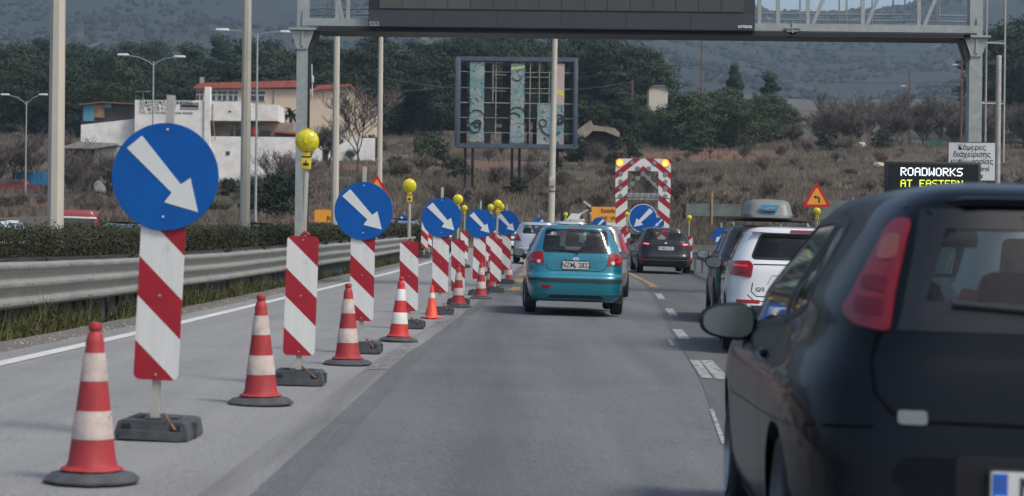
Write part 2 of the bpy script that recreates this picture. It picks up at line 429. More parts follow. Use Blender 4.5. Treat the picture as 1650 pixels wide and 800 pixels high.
# painted markings
def paint(name, col, wear=.4, lo=.0):
    m, n, l, b = nodes_of(name); nb = NB(m.node_tree)
    g = n.new('ShaderNodeNewGeometry'); pos = g.outputs['Position']
    f = nb.noise(pos, 14, 6, .75); k = nb.noise(pos, 1.5, 4)
    l.new(nb.ramp(k, [(.3, tuple(c * .8 for c in col)), (.7, col)]), b.inputs['Base Color']); b.inputs['Roughness'].default_value = .7
    l.new(nb.ramp(f, [(wear - .1, lo), (wear + .06, 1.0)]), b.inputs['Alpha']); return m
m_white = paint('white_road_paint', (.38, .38, .36), .46, .05)
m_ghost = paint('old_road_paint', (.30, .30, .29), .52, .0)
m_yel = paint('yellow_road_paint', (.42, .26, .07), .48, .05)
m_edge = paint('edge_line_paint', (.60, .60, .57), .34, .3)
sheet('edge_line_marking', lambda d: xw(d) - .085, lambda d: xw(d) + .085, -5, 95, m_edge, .006, step=.8, nx=2)
def dash(name, x0, d0, x1, d1, w, mt, dz=.013):
    return sheet(name, lambda d: x0 + (x1 - x0) * (d - d0) / (d1 - d0) - w / 2, lambda d: x0 + (x1 - x0) * (d - d0) / (d1 - d0) + w / 2, d0, d1, mt, dz, step=.5, nx=2)
dash('lane_dash_marking', 1.935, 18.1, 2.085, 21.2, .13, m_white)
dash('lane_dash_marking', 1.80, 18.2, 1.96, 21.2, .10, m_white)
dash('lane_dash_marking', 1.36, 12.6, 1.52, 15.0, .03, m_white)
for xa, da, xb, db in ((2.30, 26.2, 2.44, 29.2), (2.82, 34.4, 2.98, 37.6), (3.22, 42.5, 3.38, 45.8), (3.6, 50.5, 3.75, 53.5)): dash('lane_dash_marking', xa, da, xb, db, .15, m_white)
dash('lane_dash_marking', 1.98, 24.3, 2.07, 26.0, .05, m_white)
for xa, da, xb, db in ((-1.2, 18, -1.16, 22), (-1.05, 29, -.95, 33)): dash('worn_dash_marking', xa, da, xb, db, .2, m_ghost, .012)
# yellow roadworks lines
def curve_strip(name, pts, w, mt, dz):
    return sheet(name, lambda d: slerp(d, pts) - w / 2, lambda d: slerp(d, pts) + w / 2, pts[0][0], pts[-1][0], mt, dz, step=.7, nx=2)
curve_strip('yellow_line_marking', [(50, 3.66), (54, 3.7), (60, 3.74), (64, 3.74)], .17, m_yel, .018)
curve_strip('yellow_line_marking', [(67, 3.7), (74, 3.6), (82, 3.4)], .17, m_yel, .018)
for a_ in (44.5, 50.5, 56.5, 62.5, 70):
    k = (a_ - 44.5) / 25
    dash('yellow_line_marking', .02 + .5 * k, a_, .15 + .5 * k, a_ + 3, .22, m_yel, .018)

# ---- haze
# (one closed box around everything; far things fade through it)
mh = bpy.data.materials.new('haze'); mh.use_nodes = True; n = mh.node_tree.nodes; n.remove(n['Principled BSDF'])
pv = n.new('ShaderNodeVolumePrincipled'); pv.inputs['Density'].default_value = .00020; pv.inputs['Color'].default_value = (.62, .82, 1, 1); pv.inputs['Anisotropy'].default_value = .2
mh.node_tree.links.new(pv.outputs[0], n['Material Output'].inputs['Volume'])
hb = MB(); hb.box((0, 1600, 290), (6400, 3800, 620)); ho = hb.build('haze', mh); tag(ho, 'thin pale air between the road and the distant hills', 'haze', kind='stuff')

# ================================================================= VEGETATION
def leaf_mat(name, dark, light, vs=.35, rough=.75):
    m, n, l, b = nodes_of(name); nb = NB(m.node_tree)
    g = n.new('ShaderNodeNewGeometry'); oi = n.new('ShaderNodeObjectInfo')
    a = nb.noise(g.outputs['Position'], vs, 4, .65); f = nb.noise(g.outputs['Position'], vs * 9, 2, .6)
    k = nb.math('ADD', nb.math('MULTIPLY', a, .65), nb.math('MULTIPLY', f, .35))
    k = nb.math('ADD', k, nb.math('MULTIPLY', nb.math('SUBTRACT', oi.outputs['Random'], .5), .16))
    l.new(nb.ramp(k, [(.36, dark), (.66, light)]), b.inputs['Base Color']); b.inputs['Roughness'].default_value = rough
    b.inputs['Specular IOR Level'].default_value = .2
    return m
m_pine = leaf_mat('pine_needles', (.016, .027, .016), (.042, .062, .031))
m_olive = leaf_mat('olive_foliage', (.024, .034, .017), (.075, .092, .045))
m_bark = mat('bark', (.10, .08, .06), .9, var=.35, vs=4, bump=.4)
m_twig = mat('bare_twigs', (.115, .096, .084), .9, var=.3, vs=.4, tex='world')
m_twig2 = mat('dry_twigs', (.155, .13, .10), .9, var=.35, vs=.4, tex='world')
def crown_mesh(name, seed, h, w, nclump, nleaf, leaf, material, z0=.25, pointy=0.0, cl=.2):
    r = random.Random(seed); vs = []; fs = []; cl_ = []
    for i in range(nclump):
        t = (i + .5) / nclump; z = z0 + (1 - z0) * t
        prof = math.sin(math.pi * min(1, (.18 + .82 * t))) ** (.55 + pointy) * (1 - pointy * .6 * t)
        a = r.uniform(0, 6.283); q = r.uniform(.15, 1) ** .6 * prof * w * .5 * r.uniform(.75, 1.15)
        cl_.append((Vector((math.cos(a) * q, math.sin(a) * q, z * h * r.uniform(.93, 1.04))), w * cl * r.uniform(.6, 1.25)))
    per = nleaf // nclump
    for c0, cr in cl_:
        for _ in range(per):
            dv = Vector((r.gauss(0, 1), r.gauss(0, 1), r.gauss(0, .62))); dv.normalize()
            p = c0 + Vector((dv.x, dv.y, dv.z * .62)) * cr * r.uniform(.55, 1.08)
            nrm_ = (dv + Vector((r.uniform(-.6, .6), r.uniform(-.6, .6), r.uniform(-.3, .9)))).normalized()
            t1 = nrm_.cross(Vector((r.uniform(-1, 1), r.uniform(-1, 1), r.uniform(-1, 1)))).normalized(); t2 = nrm_.cross(t1)
            s = leaf * r.uniform(.5, 1.4); o = len(vs)
            vs += [p - t1 * s, p + t2 * s * .7, p + t1 * s, p - t2 * s * .45 - t1 * s * .2]; fs.append((o, o+1, o+2, o+3))
    return raw_mesh(name, [tuple(v) for v in vs], fs, [material]), cl_
def trunk_mesh(name, seed, h, rad, cl_, material):
    r = random.Random(seed); b = MB(); top = h * .82
    pts = [Vector((r.uniform(-.03, .03) * h * k, r.uniform(-.03, .03) * h * k, top * k)) for k in (0, .2, .4, .6, .8, 1)]
    b.tube(pts, [rad, rad*.8, rad*.66, rad*.5, rad*.33, rad*.12], material, n=7)
    for c0, cr in cl_[::2]:
        k = min(.92, max(.15, c0.z / top - .16)); i = min(4, int(k * 5)); f = k * 5 - i; p = pts[i].lerp(pts[i+1], f)
        b.tube([p, p.lerp(c0, .5) + Vector((0, 0, .02 * h)), c0], [rad*.28*(1.2-k), rad*.16, rad*.05], material, n=5, caps=False)
    return b.build(name, material, fix=False).data
def make_tree(name, kind, seed, h, w, nclump=34, nleaf=4200, leaf=.3, material=None, z0=.25, pointy=0., cl=.2):
    material = material or m_pine
    cm, cls = crown_mesh('crown', seed, h, w, nclump, nleaf, leaf, material, z0, pointy, cl)
    b = MB()
    tm = trunk_mesh('trunk', seed, h, h * .022 + .05, cls, m_bark)
    for o in [o for o in COL.objects if o.data == tm]: bpy.data.objects.remove(o)
    return (name, kind, tm, cm, h)
def put_tree(proto, p, sc, rz, label, group, cat='tree', sxy=1.0):
    name, kind, tm, cm, h = proto
    e = empty(name, p, rz, label, cat, group); e.scale = (sc * sxy, sc * sxy, sc)
    link('trunk', tm, e); link('crown', cm, e); return e
def branch_mesh(name, seed, h, material, spread=.55, levels=4, trunks=1, r0=None, kids=4, twig=.012, ln=.36):
    r = random.Random(seed); V = []; F = []
    def seg(a, b_, ra, rb):
        t = (b_ - a).normalized(); q = t.cross(Vector((.3, .2, 1) if abs(t.z) < .9 else (1, 0, 0))).normalized(); w = t.cross(q); o = len(V)
        for c_, rr_ in ((a, ra), (b_, rb)):
            for k in range(3):
                an = k * 2.094; V.append(tuple(c_ + (q * math.cos(an) + w * math.sin(an)) * rr_))
        for k in range(3): F.append((o+k, o+(k+1)%3, o+3+(k+1)%3, o+3+k))
    def grow(p, dv, L, rad, lv):
        nseg = 3; pts = [p]
        for i in range(nseg):
            dv = (dv + Vector((r.uniform(-.22, .22), r.uniform(-.22, .22), r.uniform(-.08, .18)))).normalized()
            q = pts[-1] + dv * L / nseg; k0 = rad * (1 - i * .22); seg(pts[-1], q, max(twig, k0), max(twig, rad * (1 - (i + 1) * .22))); pts.append(q)
        if lv <= 0: return
        for k in range(kids + r.choice((0, 1))):
            t = r.uniform(.3, 1); i = min(nseg - 1, int(t * nseg)); q = pts[i].lerp(pts[i+1], t * nseg - i)
            a = r.uniform(0, 6.283); side = Vector((math.cos(a), math.sin(a), r.uniform(-.1, .6)))
            nd = (dv * (1 - spread) + side * spread + Vector((0, 0, .12))).normalized()
            grow(q, nd, L * r.uniform(.5, .8), rad * .5, lv - 1)
    for t in range(trunks):
        a = r.uniform(0, 6.283); lean = .12 if trunks == 1 else .5
        grow(Vector((0, 0, -.1)), Vector((math.cos(a) * lean, math.sin(a) * lean, 1)).normalized(), h * (ln + .1 * (trunks == 1)), r0 or h * .018, levels)
    return raw_mesh(name, V, F, [material])

pines = [make_tree('pine_tree', 'pine', 10 + i, 12, [8.5, 7.5, 9.5, 7, 8][i], nclump=[44, 34, 48, 32, 38][i], z0=[.12, .2, .15, .1, .25][i], pointy=[0, .25, 0, .35, .1][i], leaf=.19, nleaf=9500) for i in range(5)]
wide = [make_tree('pine_tree', 'wide', 30 + i, 8, 10, nclump=40, nleaf=9000, leaf=.17, material=m_olive, z0=.08, cl=.17) for i in range(2)]
DESC = ['dark green pine', 'tall narrow pine', 'broad dark pine', 'pointed pine', 'ragged pine']
WHERE = [(0, 'at the left frame edge'), (75, 'left of the thickest tall pole'), (130, 'right of the thickest tall pole'), (200, 'above the turquoise hut'), (260, 'above the painted lettering'), (330, 'above the white workshop'), (394, 'left of the second tall pole'), (440, 'above the red roof'), (487, 'left of the gantry post'), (540, 'right of the gantry post'), (610, 'above the beige gable'), (670, 'right of the fourth tall pole'), (735, 'left of the billboard'), (785, 'behind the left poster strip'), (835, 'behind the middle poster strip'), (888, 'behind the right poster strip'), (932, 'behind the right billboard frame'), (980, 'just right of the billboard'), (1020, 'above the old barn'), (3000, 'left of the cream gable')]
rt = random.Random(5); npine = 0
TG = 'pines on the rise behind the field'
def where(px):
    for a_, t in WHERE:
        if px < a_: return t
rows = []
for px in range(-60, 650, 44): rows.append((px + rt.uniform(-12, 12), rt.uniform(292, 312), rt.uniform(9, 12), rt.choice((0, 2, 4, 0))))
for px in range(-80, 640, 40): rows.append((px + rt.uniform(-14, 14), rt.uniform(335, 360), rt.uniform(11.5, 15.5), rt.choice((0, 1, 2, 3, 4))))
for px in range(-60, 620, 50): rows.append((px + rt.uniform(-14, 14), rt.uniform(315, 330), rt.uniform(10.5, 14), rt.choice((0, 1, 2, 4))))
for px in range(-70, 1060, 46): rows.append((px + rt.uniform(-14, 14), rt.uniform(385, 410), rt.uniform(13, 16.5), rt.choice((0, 2, 3, 1))))
for px in range(600, 740, 38): rows.append((px + rt.uniform(-8, 8), rt.uniform(285, 300), rt.uniform(11, 13.5), rt.choice((0, 2, 4))))
for px in range(640, 1050, 34): rows.append((px + rt.uniform(-10, 10), rt.uniform(300, 330), rt.uniform(11, 14.5), rt.choice((0, 1, 2, 4))))
for px in range(620, 1060, 38): rows.append((px + rt.uniform(-10, 10), rt.uniform(350, 380), rt.uniform(13.5, 17.5), rt.choice((0, 1, 2, 3))))
for px in range(930, 1050, 40): rows.append((px + rt.uniform(-8, 8), rt.uniform(262, 275), rt.uniform(5.5, 7.5), 4))
for k, (px, d, h, v) in enumerate(rows):
    p = G(px, d, 200); p.z -= .3
    put_tree(pines[v], p, h / 12, rt.uniform(0, 6.28), DESC[v] + ('' if d < 300 else ' in the middle row' if d < 332 else ' in the rear row' if d < 383 else ' in the farthest row') + ' ' + where(px), TG, sxy=rt.uniform(1.0, 1.35))
for k, px in enumerate((1088, 1120, 1158, 1192, 1228, 1262, 1105, 1175, 1240)):
    d = 268 + (k % 3) * 9; p = G(px + rt.uniform(-6, 6), d, 190); p.z -= .3
    h = (6.4, 7.2, 7.0, 6.8, 6.6, 5.2, 7.4, 7.2, 6.6)[k]
    put_tree(wide[k % 2], p, h / 8, rt.uniform(0, 6.28), ('spreading' if k % 2 else 'rounded') + ' olive green pine in the clump above the brown field, ' + ('left end', 'left of middle', 'middle', 'right of middle', 'right end', 'outermost right', 'behind the left end', 'behind the middle', 'behind the right end')[k], 'olive green pines of the clump on the right', sxy=rt.uniform(.85, 1.05))
put_tree(pines[1], G(1183, 300, 190), .88, 1, 'thin pine standing up out of the olive green clump', 'pine outliers', sxy=.6)
put_tree(pines[3], G(1240, 296, 190), .78, 2, 'short thin pine at the right end of the olive green clump', 'pine outliers')
for px, d, h in ((1615, 330, 19), (1650, 340, 20), (1690, 320, 18), (1590, 345, 12)):
    put_tree(pines[rt.choice((0, 2))], G(px, d, 120), h / 12, px, {1615: 'pine rising behind the gantry ladder', 1650: 'tallest pine at the right frame edge', 1690: 'pine just outside the ladder at the right', 1590: 'short pine between gantry post and ladder'}[px], 'pines at the right edge')
for px, d, s_ in ((1052, 279, .50), (1070, 276, .56), (1036, 281, .6)): put_tree(wide[1], G(px, d, 190), s_, px, {1052: 'low olive green pine hiding the foot of the cream gable', 1070: 'low olive green pine right of the cream gable foot', 1036: 'low olive green pine left of the cream gable foot'}[px], 'low pines around the cream gable', sxy=.8)
# bare trees
bare = [branch_mesh('crown', 50 + i, 9, m_twig, .55, 4, 1 + (i % 2) * 2, kids=5, twig=.022) for i in range(4)]
bush = [branch_mesh('branches', 60 + i, 3.2, m_twig2 if i % 2 else m_twig, .5, 3, 5, kids=5, twig=.011, ln=.42) for i in range(4)]
def put_bare(px, d, h, label, grp, i, py=200, lo=0):
    p = G(px, d, py); p.z += lo; o = link('bare_tree', bare[i % 4], None, p); o.scale = (h / 9,) * 3; o.rotation_euler.z = i * 1.9
    return tag(o, label, 'tree', grp)
for i in range(30):
    px = 1275 + i * 14 + rt.uniform(-10, 10); d = rt.uniform(255, 320)
    lab_ = ('back' if d > 290 else 'front') + ' row leafless purplish tree ' + next(t for a_, t in ((1330, 'at the left end of the bare thicket'), (1400, 'left of the thin wooden pole with lamp'), (1465, 'just left of the thin wooden pole with lamp'), (1545, 'between the two thin wooden poles'), (1590, 'behind the right gantry post'), (9999, 'right of the right gantry post')) if px < a_)
    put_bare(px, d, rt.uniform(6.0, 9.0) * (.7 if px < 1330 else 1), lab_, 'bare trees of the right thicket', i)
put_bare(575, 205, 9.8, 'leafless spreading tree in front of the beige house', None, 2, 260)
put_bare(530, 215, 6.0, 'smaller leafless tree beside the spreading one at the beige house', None, 1, 260)
for i, (px, d, h) in enumerate(((148, 195, 7), (178, 200, 6.2), (210, 192, 5.5), (118, 205, 6), (60, 215, 7), (25, 212, 7.5), (90, 222, 6.5), (-10, 210, 7))):
    put_bare(px, d, h, {148: 'leafless tree in front of the turquoise hut', 178: 'leafless tree before the white side wall', 210: 'leafless tree at the right end of the white side wall', 118: 'leafless tree just right of the thickest tall pole', 60: 'leafless tree above the blue container', 25: 'leafless tree left of the leftmost street lamp', 90: 'leafless tree partly behind the thickest tall pole', -10: 'leafless tree cut by the left frame edge'}[px], 'bare trees left of the white building' if px > 100 else 'bare trees beyond the leftmost lamp', i, 280)
for i, (px, d, h) in enumerate(((415, 190, 5.2), (442, 186, 6), (470, 192, 5.2), (500, 196, 4.5))):
    put_bare(px, d, h, {415: 'leafless tree before the low white wall, right of the second tall pole', 442: 'leafless tree before the low white wall, midway to the gantry post', 470: 'leafless tree before the low white wall, left of the gantry post', 500: 'leafless tree before the low white wall, right of the gantry post'}[px], 'bare trees before the low white wall', i + 1, 290)
BG = 'bare bushes on the brown field'
MARK = [(640, 'right of the fourth tall pole'), (735, 'left of the derelict billboard'), (832, 'below the left half of the derelict billboard'), (895, 'below the right half of the derelict billboard'), (960, 'right of the pale concrete pole'), (1035, 'above the left half of the arrow trailer'), (1085, 'above the right half of the arrow trailer'),
        (1150, 'between the arrow trailer and the roof box'), (1230, 'above the left of the roof box'), (1290, 'above the right of the roof box'), (1350, 'above the triangular bend sign'), (1430, 'left of the lit display'), (1520, 'above the lit display'), (1590, 'beside the right gantry post'), (3000, 'at the right edge beyond the ladder')]
def bush_label(px, d, s_):
    return ('knee-high' if s_ < .7 else 'waist-high' if s_ < 1.0 else 'tall') + ' bare bush ' + ('low' if d < 165 else 'midway up' if d < 205 else 'high') + ' on the field ' + next(t for a_, t in MARK if px < a_)
for i in range(125):
    px = rt.uniform(560, 1690); d = rt.uniform(135, 262)
    if px > 1000 and rt.random() < .15: d = rt.uniform(125, 150)
    p = G(px, d, 280); o = link('bare_bush', bush[i % 4], None, p); s_ = rt.uniform(.3, .95); o.scale = (s_ * 1.3, s_ * 1.3, s_); o.rotation_euler.z = i * 2.1
    tag(o, bush_label(px, d, s_), 'bush', BG)
for i in range(34):
    px = rt.uniform(-20, 430); d = rt.uniform(165, 215)
    o = link('bare_bush', bush[i % 4], None, G(px, d, 300)); s_ = rt.uniform(.35, .7); o.scale = (s_ * 1.3, s_ * 1.3, s_); o.rotation_euler.z = i * 2.1
    tag(o, ('tiny' if s_ < .45 else 'knee-high' if s_ < .58 else 'bigger') + ' leafless bush ' + ('low' if d < 182 else 'midway' if d < 198 else 'high') + ' on the left bank ' + next(t for a_, t in ((78, 'left of the thickest tall pole'), (180, 'right of the thickest tall pole'), (360, 'behind the largest blue disc'), (400, 'by the second tall pole'), (999, 'right of the second tall pole')) if px < a_), 'bush', 'bare bushes on the left bank')
# green shrubs
shr_m, _ = crown_mesh('shrub', 90, 2.2, 2.6, 16, 1500, .11, m_pine, .1, cl=.24)
for i, (px, d, s_) in enumerate(((735, 190, 1), (700, 215, 1.5), (835, 160, .8), (455, 140, 1.5), (420, 150, 1.3), (690, 238, 1.6), (925, 232, 1.6), (1010, 238, 1.5), (370, 205, .9), (600, 236, 1.4), (1335, 262, 1.5), (1420, 258, 1.3), (990, 214, 1.0), (955, 245, 1.4), (640, 200, .9), (895, 205, .8), (1115, 252, 1.2), (350, 185, .6), (398, 190, .7))):
    p = G(px, d, 300); o = link('green_shrub', shr_m, None, p); o.scale = (s_, s_, s_ * .9); o.rotation_euler.z = i
    tag(o, ('small' if s_ < .85 else 'wide') + ' dark green shrub ' + ('below the white yard wall ' if px < 480 else 'on the field ') + ('near the gantry post' if 430 < px < 480 else 'left of the second tall pole' if px < 394 else 'right of the second tall pole' if px < 480 else next(t for a_, t in MARK if px < a_)), 'shrub', 'green shrubs on the bank' if px < 480 else 'green shrubs on the field')
# dry grass and undergrowth on the field (uncountable)
m_dry = mat('dry_grass', (.088, .072, .054), .95, var=.4, vs=.12, tex='world', col2=(.15, .125, .096), detail=6)
vs = []; fs = []; rr = random.Random(11)
for _ in range(46000):
    d = 120 + 175 * rr.random() ** 1.3; px = rr.uniform(-120, 1760); x = (px - 825) / FPX * d
    if nz(x, d, .05, 12) < -.25: continue
    if any(abs(x - q[0]) < q[2] * .85 and q[1] - 16 < d < q[1] + 9 for q in REDS) and rr.random() < .82: continue
    z = terr(x, d); hh = rr.uniform(.15, .7) * (1 + .6 * nz(x, d, .09, 7))
    for k in range(3):
        a = rr.uniform(0, 6.28); w = rr.uniform(.04, .12); ox, oy = rr.uniform(-.4, .4), rr.uniform(-.4, .4); o = len(vs)
        lx, ly = rr.uniform(-.35, .35) * hh, rr.uniform(-.35, .35) * hh
        vs += [(x + ox - w, d + oy, z - .05), (x + ox + w, d + oy, z - .05), (x + ox + lx, d + oy + ly, z + hh)]; fs.append((o, o+1, o+2))
tag(link('dry_grass', raw_mesh('dry_grass', vs, fs, [m_dry])), 'dry brown grass and undergrowth over the rising field', 'grass', kind='stuff')
# weeds along the barrier foot
m_weed = leaf_mat('verge_weeds', (.035, .040, .016), (.12, .125, .055), .9)
vs = []; fs = []; rr = random.Random(12)
def verge_z(x, d): return zr(d) - .02 * (max(-5.2, x - off(d) * .5) + 1.9)
for _ in range(21000):
    d = 13 + 70 * rr.random() ** 1.5
    k = nz(0, d, .33, 2) + .7 * nz(0, d, 1.1, 5)
    if k < .02 + rr.uniform(-.12, .12): continue
    x = xw(d) - .92 - abs(rr.gauss(0, .26)) ; hh = rr.uniform(.02, .15) * (1 + 2.2 * max(0, k)) * (.6 + .8 * rr.random())
    z = verge_z(x, d) - .02; w = rr.uniform(.004, .011); o = len(vs); a = rr.uniform(-1, 1)
    vs += [(x - w, d - w * a, z), (x + w, d + w * a, z), (x + rr.uniform(-.5, .5) * hh, d + rr.uniform(-.4, .4) * hh, z + hh)]; fs.append((o, o+1, o+2))
    if rr.random() < .35:
        s_ = rr.uniform(.012, .03); q = (x + rr.uniform(-.04, .04), d + rr.uniform(-.04, .04), z + hh * rr.uniform(.2, .8)); o = len(vs)
        vs += [(q[0]-s_, q[1], q[2]), (q[0], q[1]-s_*.5, q[2]+s_*.8), (q[0]+s_, q[1], q[2]+s_*.1), (q[0], q[1]+s_*.4, q[2]-s_*.6)]; fs.append((o, o+1, o+2, o+3))
tag(link('verge_grass', raw_mesh('verge_grass', vs, fs, [m_weed])), 'green weeds and grass along the foot of the steel barrier', 'grass', kind='stuff')
# little litter and gravel along the verge
m_grit = mat('grit', (.30, .28, .25), .9, var=.4, vs=20, tex='world')
vs = []; fs = []
for _ in range(1700):
    d = 9 + 60 * rr.random() ** 1.4; lane = _ > 1500; x = xw(d) - .35 - abs(rr.gauss(0, .25)) if not lane else rr.uniform(xw(d), xj1(d)); z = (roadz(x, d) if lane else verge_z(x, d)) + .004; s_ = rr.uniform(.004, .02 if not lane else .011); o = len(vs)
    for k in range(4): vs.append((x + s_ * rr.uniform(.5, 1) * math.cos(k * 1.57), d + s_ * rr.uniform(.5, 1) * math.sin(k * 1.57), z - .005))
    vs.append((x, d, z + s_ * .7)); fs += [(o+k, o+(k+1)%4, o+4) for k in range(4)]
tag(link('verge_gravel', raw_mesh('verge_gravel', vs, fs, [m_grit])), 'scattered grit and small litter beside the white edge line', 'gravel', kind='stuff')
# clipped hedge in the median
m_hedge = leaf_mat('hedge_leaves', (.016, .020, .011), (.055, .060, .030), 1.3)
vs = []; fs = []; mi = []; rr = random.Random(13)
def hedge_sec(d):
    return -7.75 + off(d), -6.15 + off(d), 1.22 + .11 * nz(0, d, .35, 4) + .07 * nz(0, d, 1.1, 8)
hd_ = [12 + 1.0 * i for i in range(82)]
for j, d in enumerate(hd_):
    a_, b_, h = hedge_sec(d); z = zr(d)
    for (x, zz) in ((a_ + .12, .1), (a_ + .1, h - .14), (b_ - .12, h - .12), (b_ - .12, .1)): vs.append((x, d, z + zz))
for j in range(len(hd_) - 1):
    for i in range(3): fs.append((j*4+i, j*4+i+1, (j+1)*4+i+1, (j+1)*4+i)); mi.append(0)
fs.append((0, 1, 2, 3)); mi.append(0); e_ = (len(hd_)-1)*4; fs.append((e_+3, e_+2, e_+1, e_)); mi.append(0)
for _ in range(210000):
    d = 13 + 80 * rr.random() ** 1.9; a_, b_, h = hedge_sec(d); z = zr(d); q = rr.random()
    bulge = .10 * nz(d, 0, .9, 3) + .05 * nz(d, q * 4, 2.5, 6)
    if q < .55: x = b_ - abs(rr.gauss(0, .05)) + bulge; zz = rr.uniform(.15, h); nv = Vector((1, 0, .3))
    else: x = rr.uniform(a_ + .1, b_); zz = h + rr.gauss(0, .035) + bulge * .6 + (rr.random() ** 8) * .14; nv = Vector((0, -.4, 1))
    sz = .008 + .00045 * d
    nv = (nv + Vector((rr.uniform(-1, 1), rr.uniform(-1, 1), rr.uniform(-1, 1)))).normalized(); t1 = nv.cross(Vector((rr.uniform(-1, 1), rr.uniform(-1, 1), rr.uniform(-1, 1)))).normalized(); t2 = nv.cross(t1)
    p = Vector((x, d, z + zz)); o = len(vs)
    vs += [tuple(p - t1 * sz), tuple(p + t2 * sz * .6), tuple(p + t1 * sz), tuple(p - t2 * sz * .6)]; fs.append((o, o+1, o+2, o+3)); mi.append(1)
m_hcore = mat('hedge_core', (.02, .025, .012), .95, var=.4, vs=3)
tag(link('hedge', raw_mesh('hedge', vs, fs, [m_hcore, m_hedge], mi)), 'long clipped dark green hedge in the median behind the steel barrier', 'hedge')
# ================================================================= STREET OBJECTS
m_galv = mat('galvanised_steel', (.34, .37, .36), .5, .35, var=.14, vs=6, spec=.4)
m_galv2 = mat('weathered_steel', (.40, .39, .35), .6, .15, var=.14, vs=5)
m_pole = mat('pole_concrete', (.46, .43, .36), .8, var=.10, vs=1.2, detail=6)
m_dark = mat('dark_metal', (.03, .033, .036), .5, .3)
m_black = mat('black_plastic', (.015, .016, .018), .5)
m_rubber = mat('grey_rubber', (.06, .066, .072), .85, var=.3, vs=9, bump=.3)
m_rust = mat('rust', (.17, .09, .06), .9, var=.3, vs=12)
m_wht = mat('white_sheeting', (.60, .61, .58), .55, var=.07, vs=5)
m_wht_old = mat('dirty_white_band', (.44, .365, .335), .75, var=.24, vs=14, detail=6)
m_red = mat('cone_red', (.34, .030, .034), .6, var=.22, vs=7, detail=8)
m_redb = mat('cone_bright_red', (.52, .03, .025), .5, var=.1, vs=10)
m_orange = mat('cone_orange', (.72, .07, .03), .5, var=.08, vs=10)
m_blue = mat('sign_blue', (.001, .085, .34), .42, var=.14, vs=5, spec=.35, detail=8)
m_sred = mat('sign_red', (.50, .012, .02), .5, var=.06)
m_syel = mat('sign_orange', (.78, .33, .03), .55, var=.06)
m_lens = mat('yellow_lens', (.62, .55, .015), .22, var=.12, vs=30, coat=.6)
m_lampb = mat('lamp_body_yellow', (.68, .50, .03), .5, var=.08)
m_txt = mat('black_lettering', (.02, .02, .022), .6, var=0)
m_signw = mat('sign_white', (.62, .64, .63), .5, var=.04)
m_glow = mat('amber_lamp', (.9, .25, .02), .3, emit=(1, .30, .02, 1.6))
m_glow2 = mat('amber_lamp_core', (1, .5, .1), .3, emit=(1, .62, .12, 3.0))
def stripes(name, period=.47, duty=.47, k=.94, x0=.125, mirror=False, absx=False, dirt=.2):
    m, n, l, b = nodes_of(name); nb = NB(m.node_tree)
    tc = n.new('ShaderNodeTexCoord'); p = nb.sep(tc.outputs['Object'])
    x = nb.math('ABSOLUTE', p[0]) if absx else p[0]
    if mirror: x = nb.math('MULTIPLY', x, -1)
    f = nb.math('FRACT', nb.math('DIVIDE', nb.math('ADD', p[2], nb.math('MULTIPLY', nb.math('ADD', x, x0), k)), period))
    s = nb.math('LESS_THAN', f, duty)
    rd = nb.ramp(nb.noise(tc.outputs['Object'], 6, 4), [(.3, (.27, .007, .018)), (.7, (.36, .012, .026))])
    # upright rain marks and grime
    st = nb.comb(nb.math('MULTIPLY', p[0], 40.0), p[1], nb.math('MULTIPLY', p[2], 2.5))
    gr = nb.ramp(nb.noise(st, 1.0, 4, .6), [(.3, (.59, .60, .57)), (.6, (.66, .665, .645))])
    c = nb.mix(s, gr, rd)
    sp = nb.ramp(nb.noise(tc.outputs['Object'], 9, 6, .75), [(.24, 1 - dirt * 1.6), (.42, 1.0)])
    mm = n.new('ShaderNodeMix'); mm.data_type = 'RGBA'; mm.blend_type = 'MULTIPLY'; mm.inputs[0].default_value = 1
    l.new(c, mm.inputs[6]); l.new(sp, mm.inputs[7]); l.new(mm.outputs[2], b.inputs['Base Color']); b.inputs['Roughness'].default_value = .5
    return m
m_str = stripes('stripe_sheeting'); m_str_m = stripes('stripe_sheeting_mirrored', mirror=True)
m_str_t = stripes('stripe_sheeting_frame', period=.62, duty=.44, k=.80, x0=.05, absx=True, dirt=.12)

def rrect(x0, z0, x1, z1, r, n=5):
    pts = []
    for cx, cz, a0 in ((x1 - r, z1 - r, 0), (x0 + r, z1 - r, 90), (x0 + r, z0 + r, 180), (x1 - r, z0 + r, 270)):
        for k in range(n + 1):
            a = R(a0 + 90 * k / n); pts.append((cx + r * math.cos(a), cz + r * math.sin(a)))
    return pts
# ---- striped panel with its foot; kinds: 'disc' or 'lamp'
def foot_mesh():
    b = MB()
    prof = [(-.205, 0), (.205, 0), (.205, .03), (.188, .094), (.168, .104), (-.168, .104), (-.188, .094), (-.205, .03)]
    b.prism(prof, -.07, .40, m_rubber)
    b.prism([(-.17, .0), (-.17, .05), (.17, .05), (.17, 0)], -.10, -.06, m_rubber)
    for sx in (-1, 1):
        b.box((sx * .14, -.071, .065), (.045, .01, .04), m_black)
        b.box((sx * .10, .10, .110), (.05, .12, .02), m_rubber)
    b.box((.19, .16, .05), (.06, .07, .08), m_rubber)
    b.box((0, .02, .106), (.10, .12, .025), m_rubber)
    return b
def arrow(b, r, y0, y1, material, mirror=False):
    pts = [(-.744, .5), (-.47, .744), (.302, -.128), (.477, 0), (.651, -.628), (.01, -.477), (.14, -.29)]
    if mirror: pts = [(-x, z) for x, z in pts][::-1]
    b.prism([(x * r, z * r) for x, z in pts], y0, y1, material)
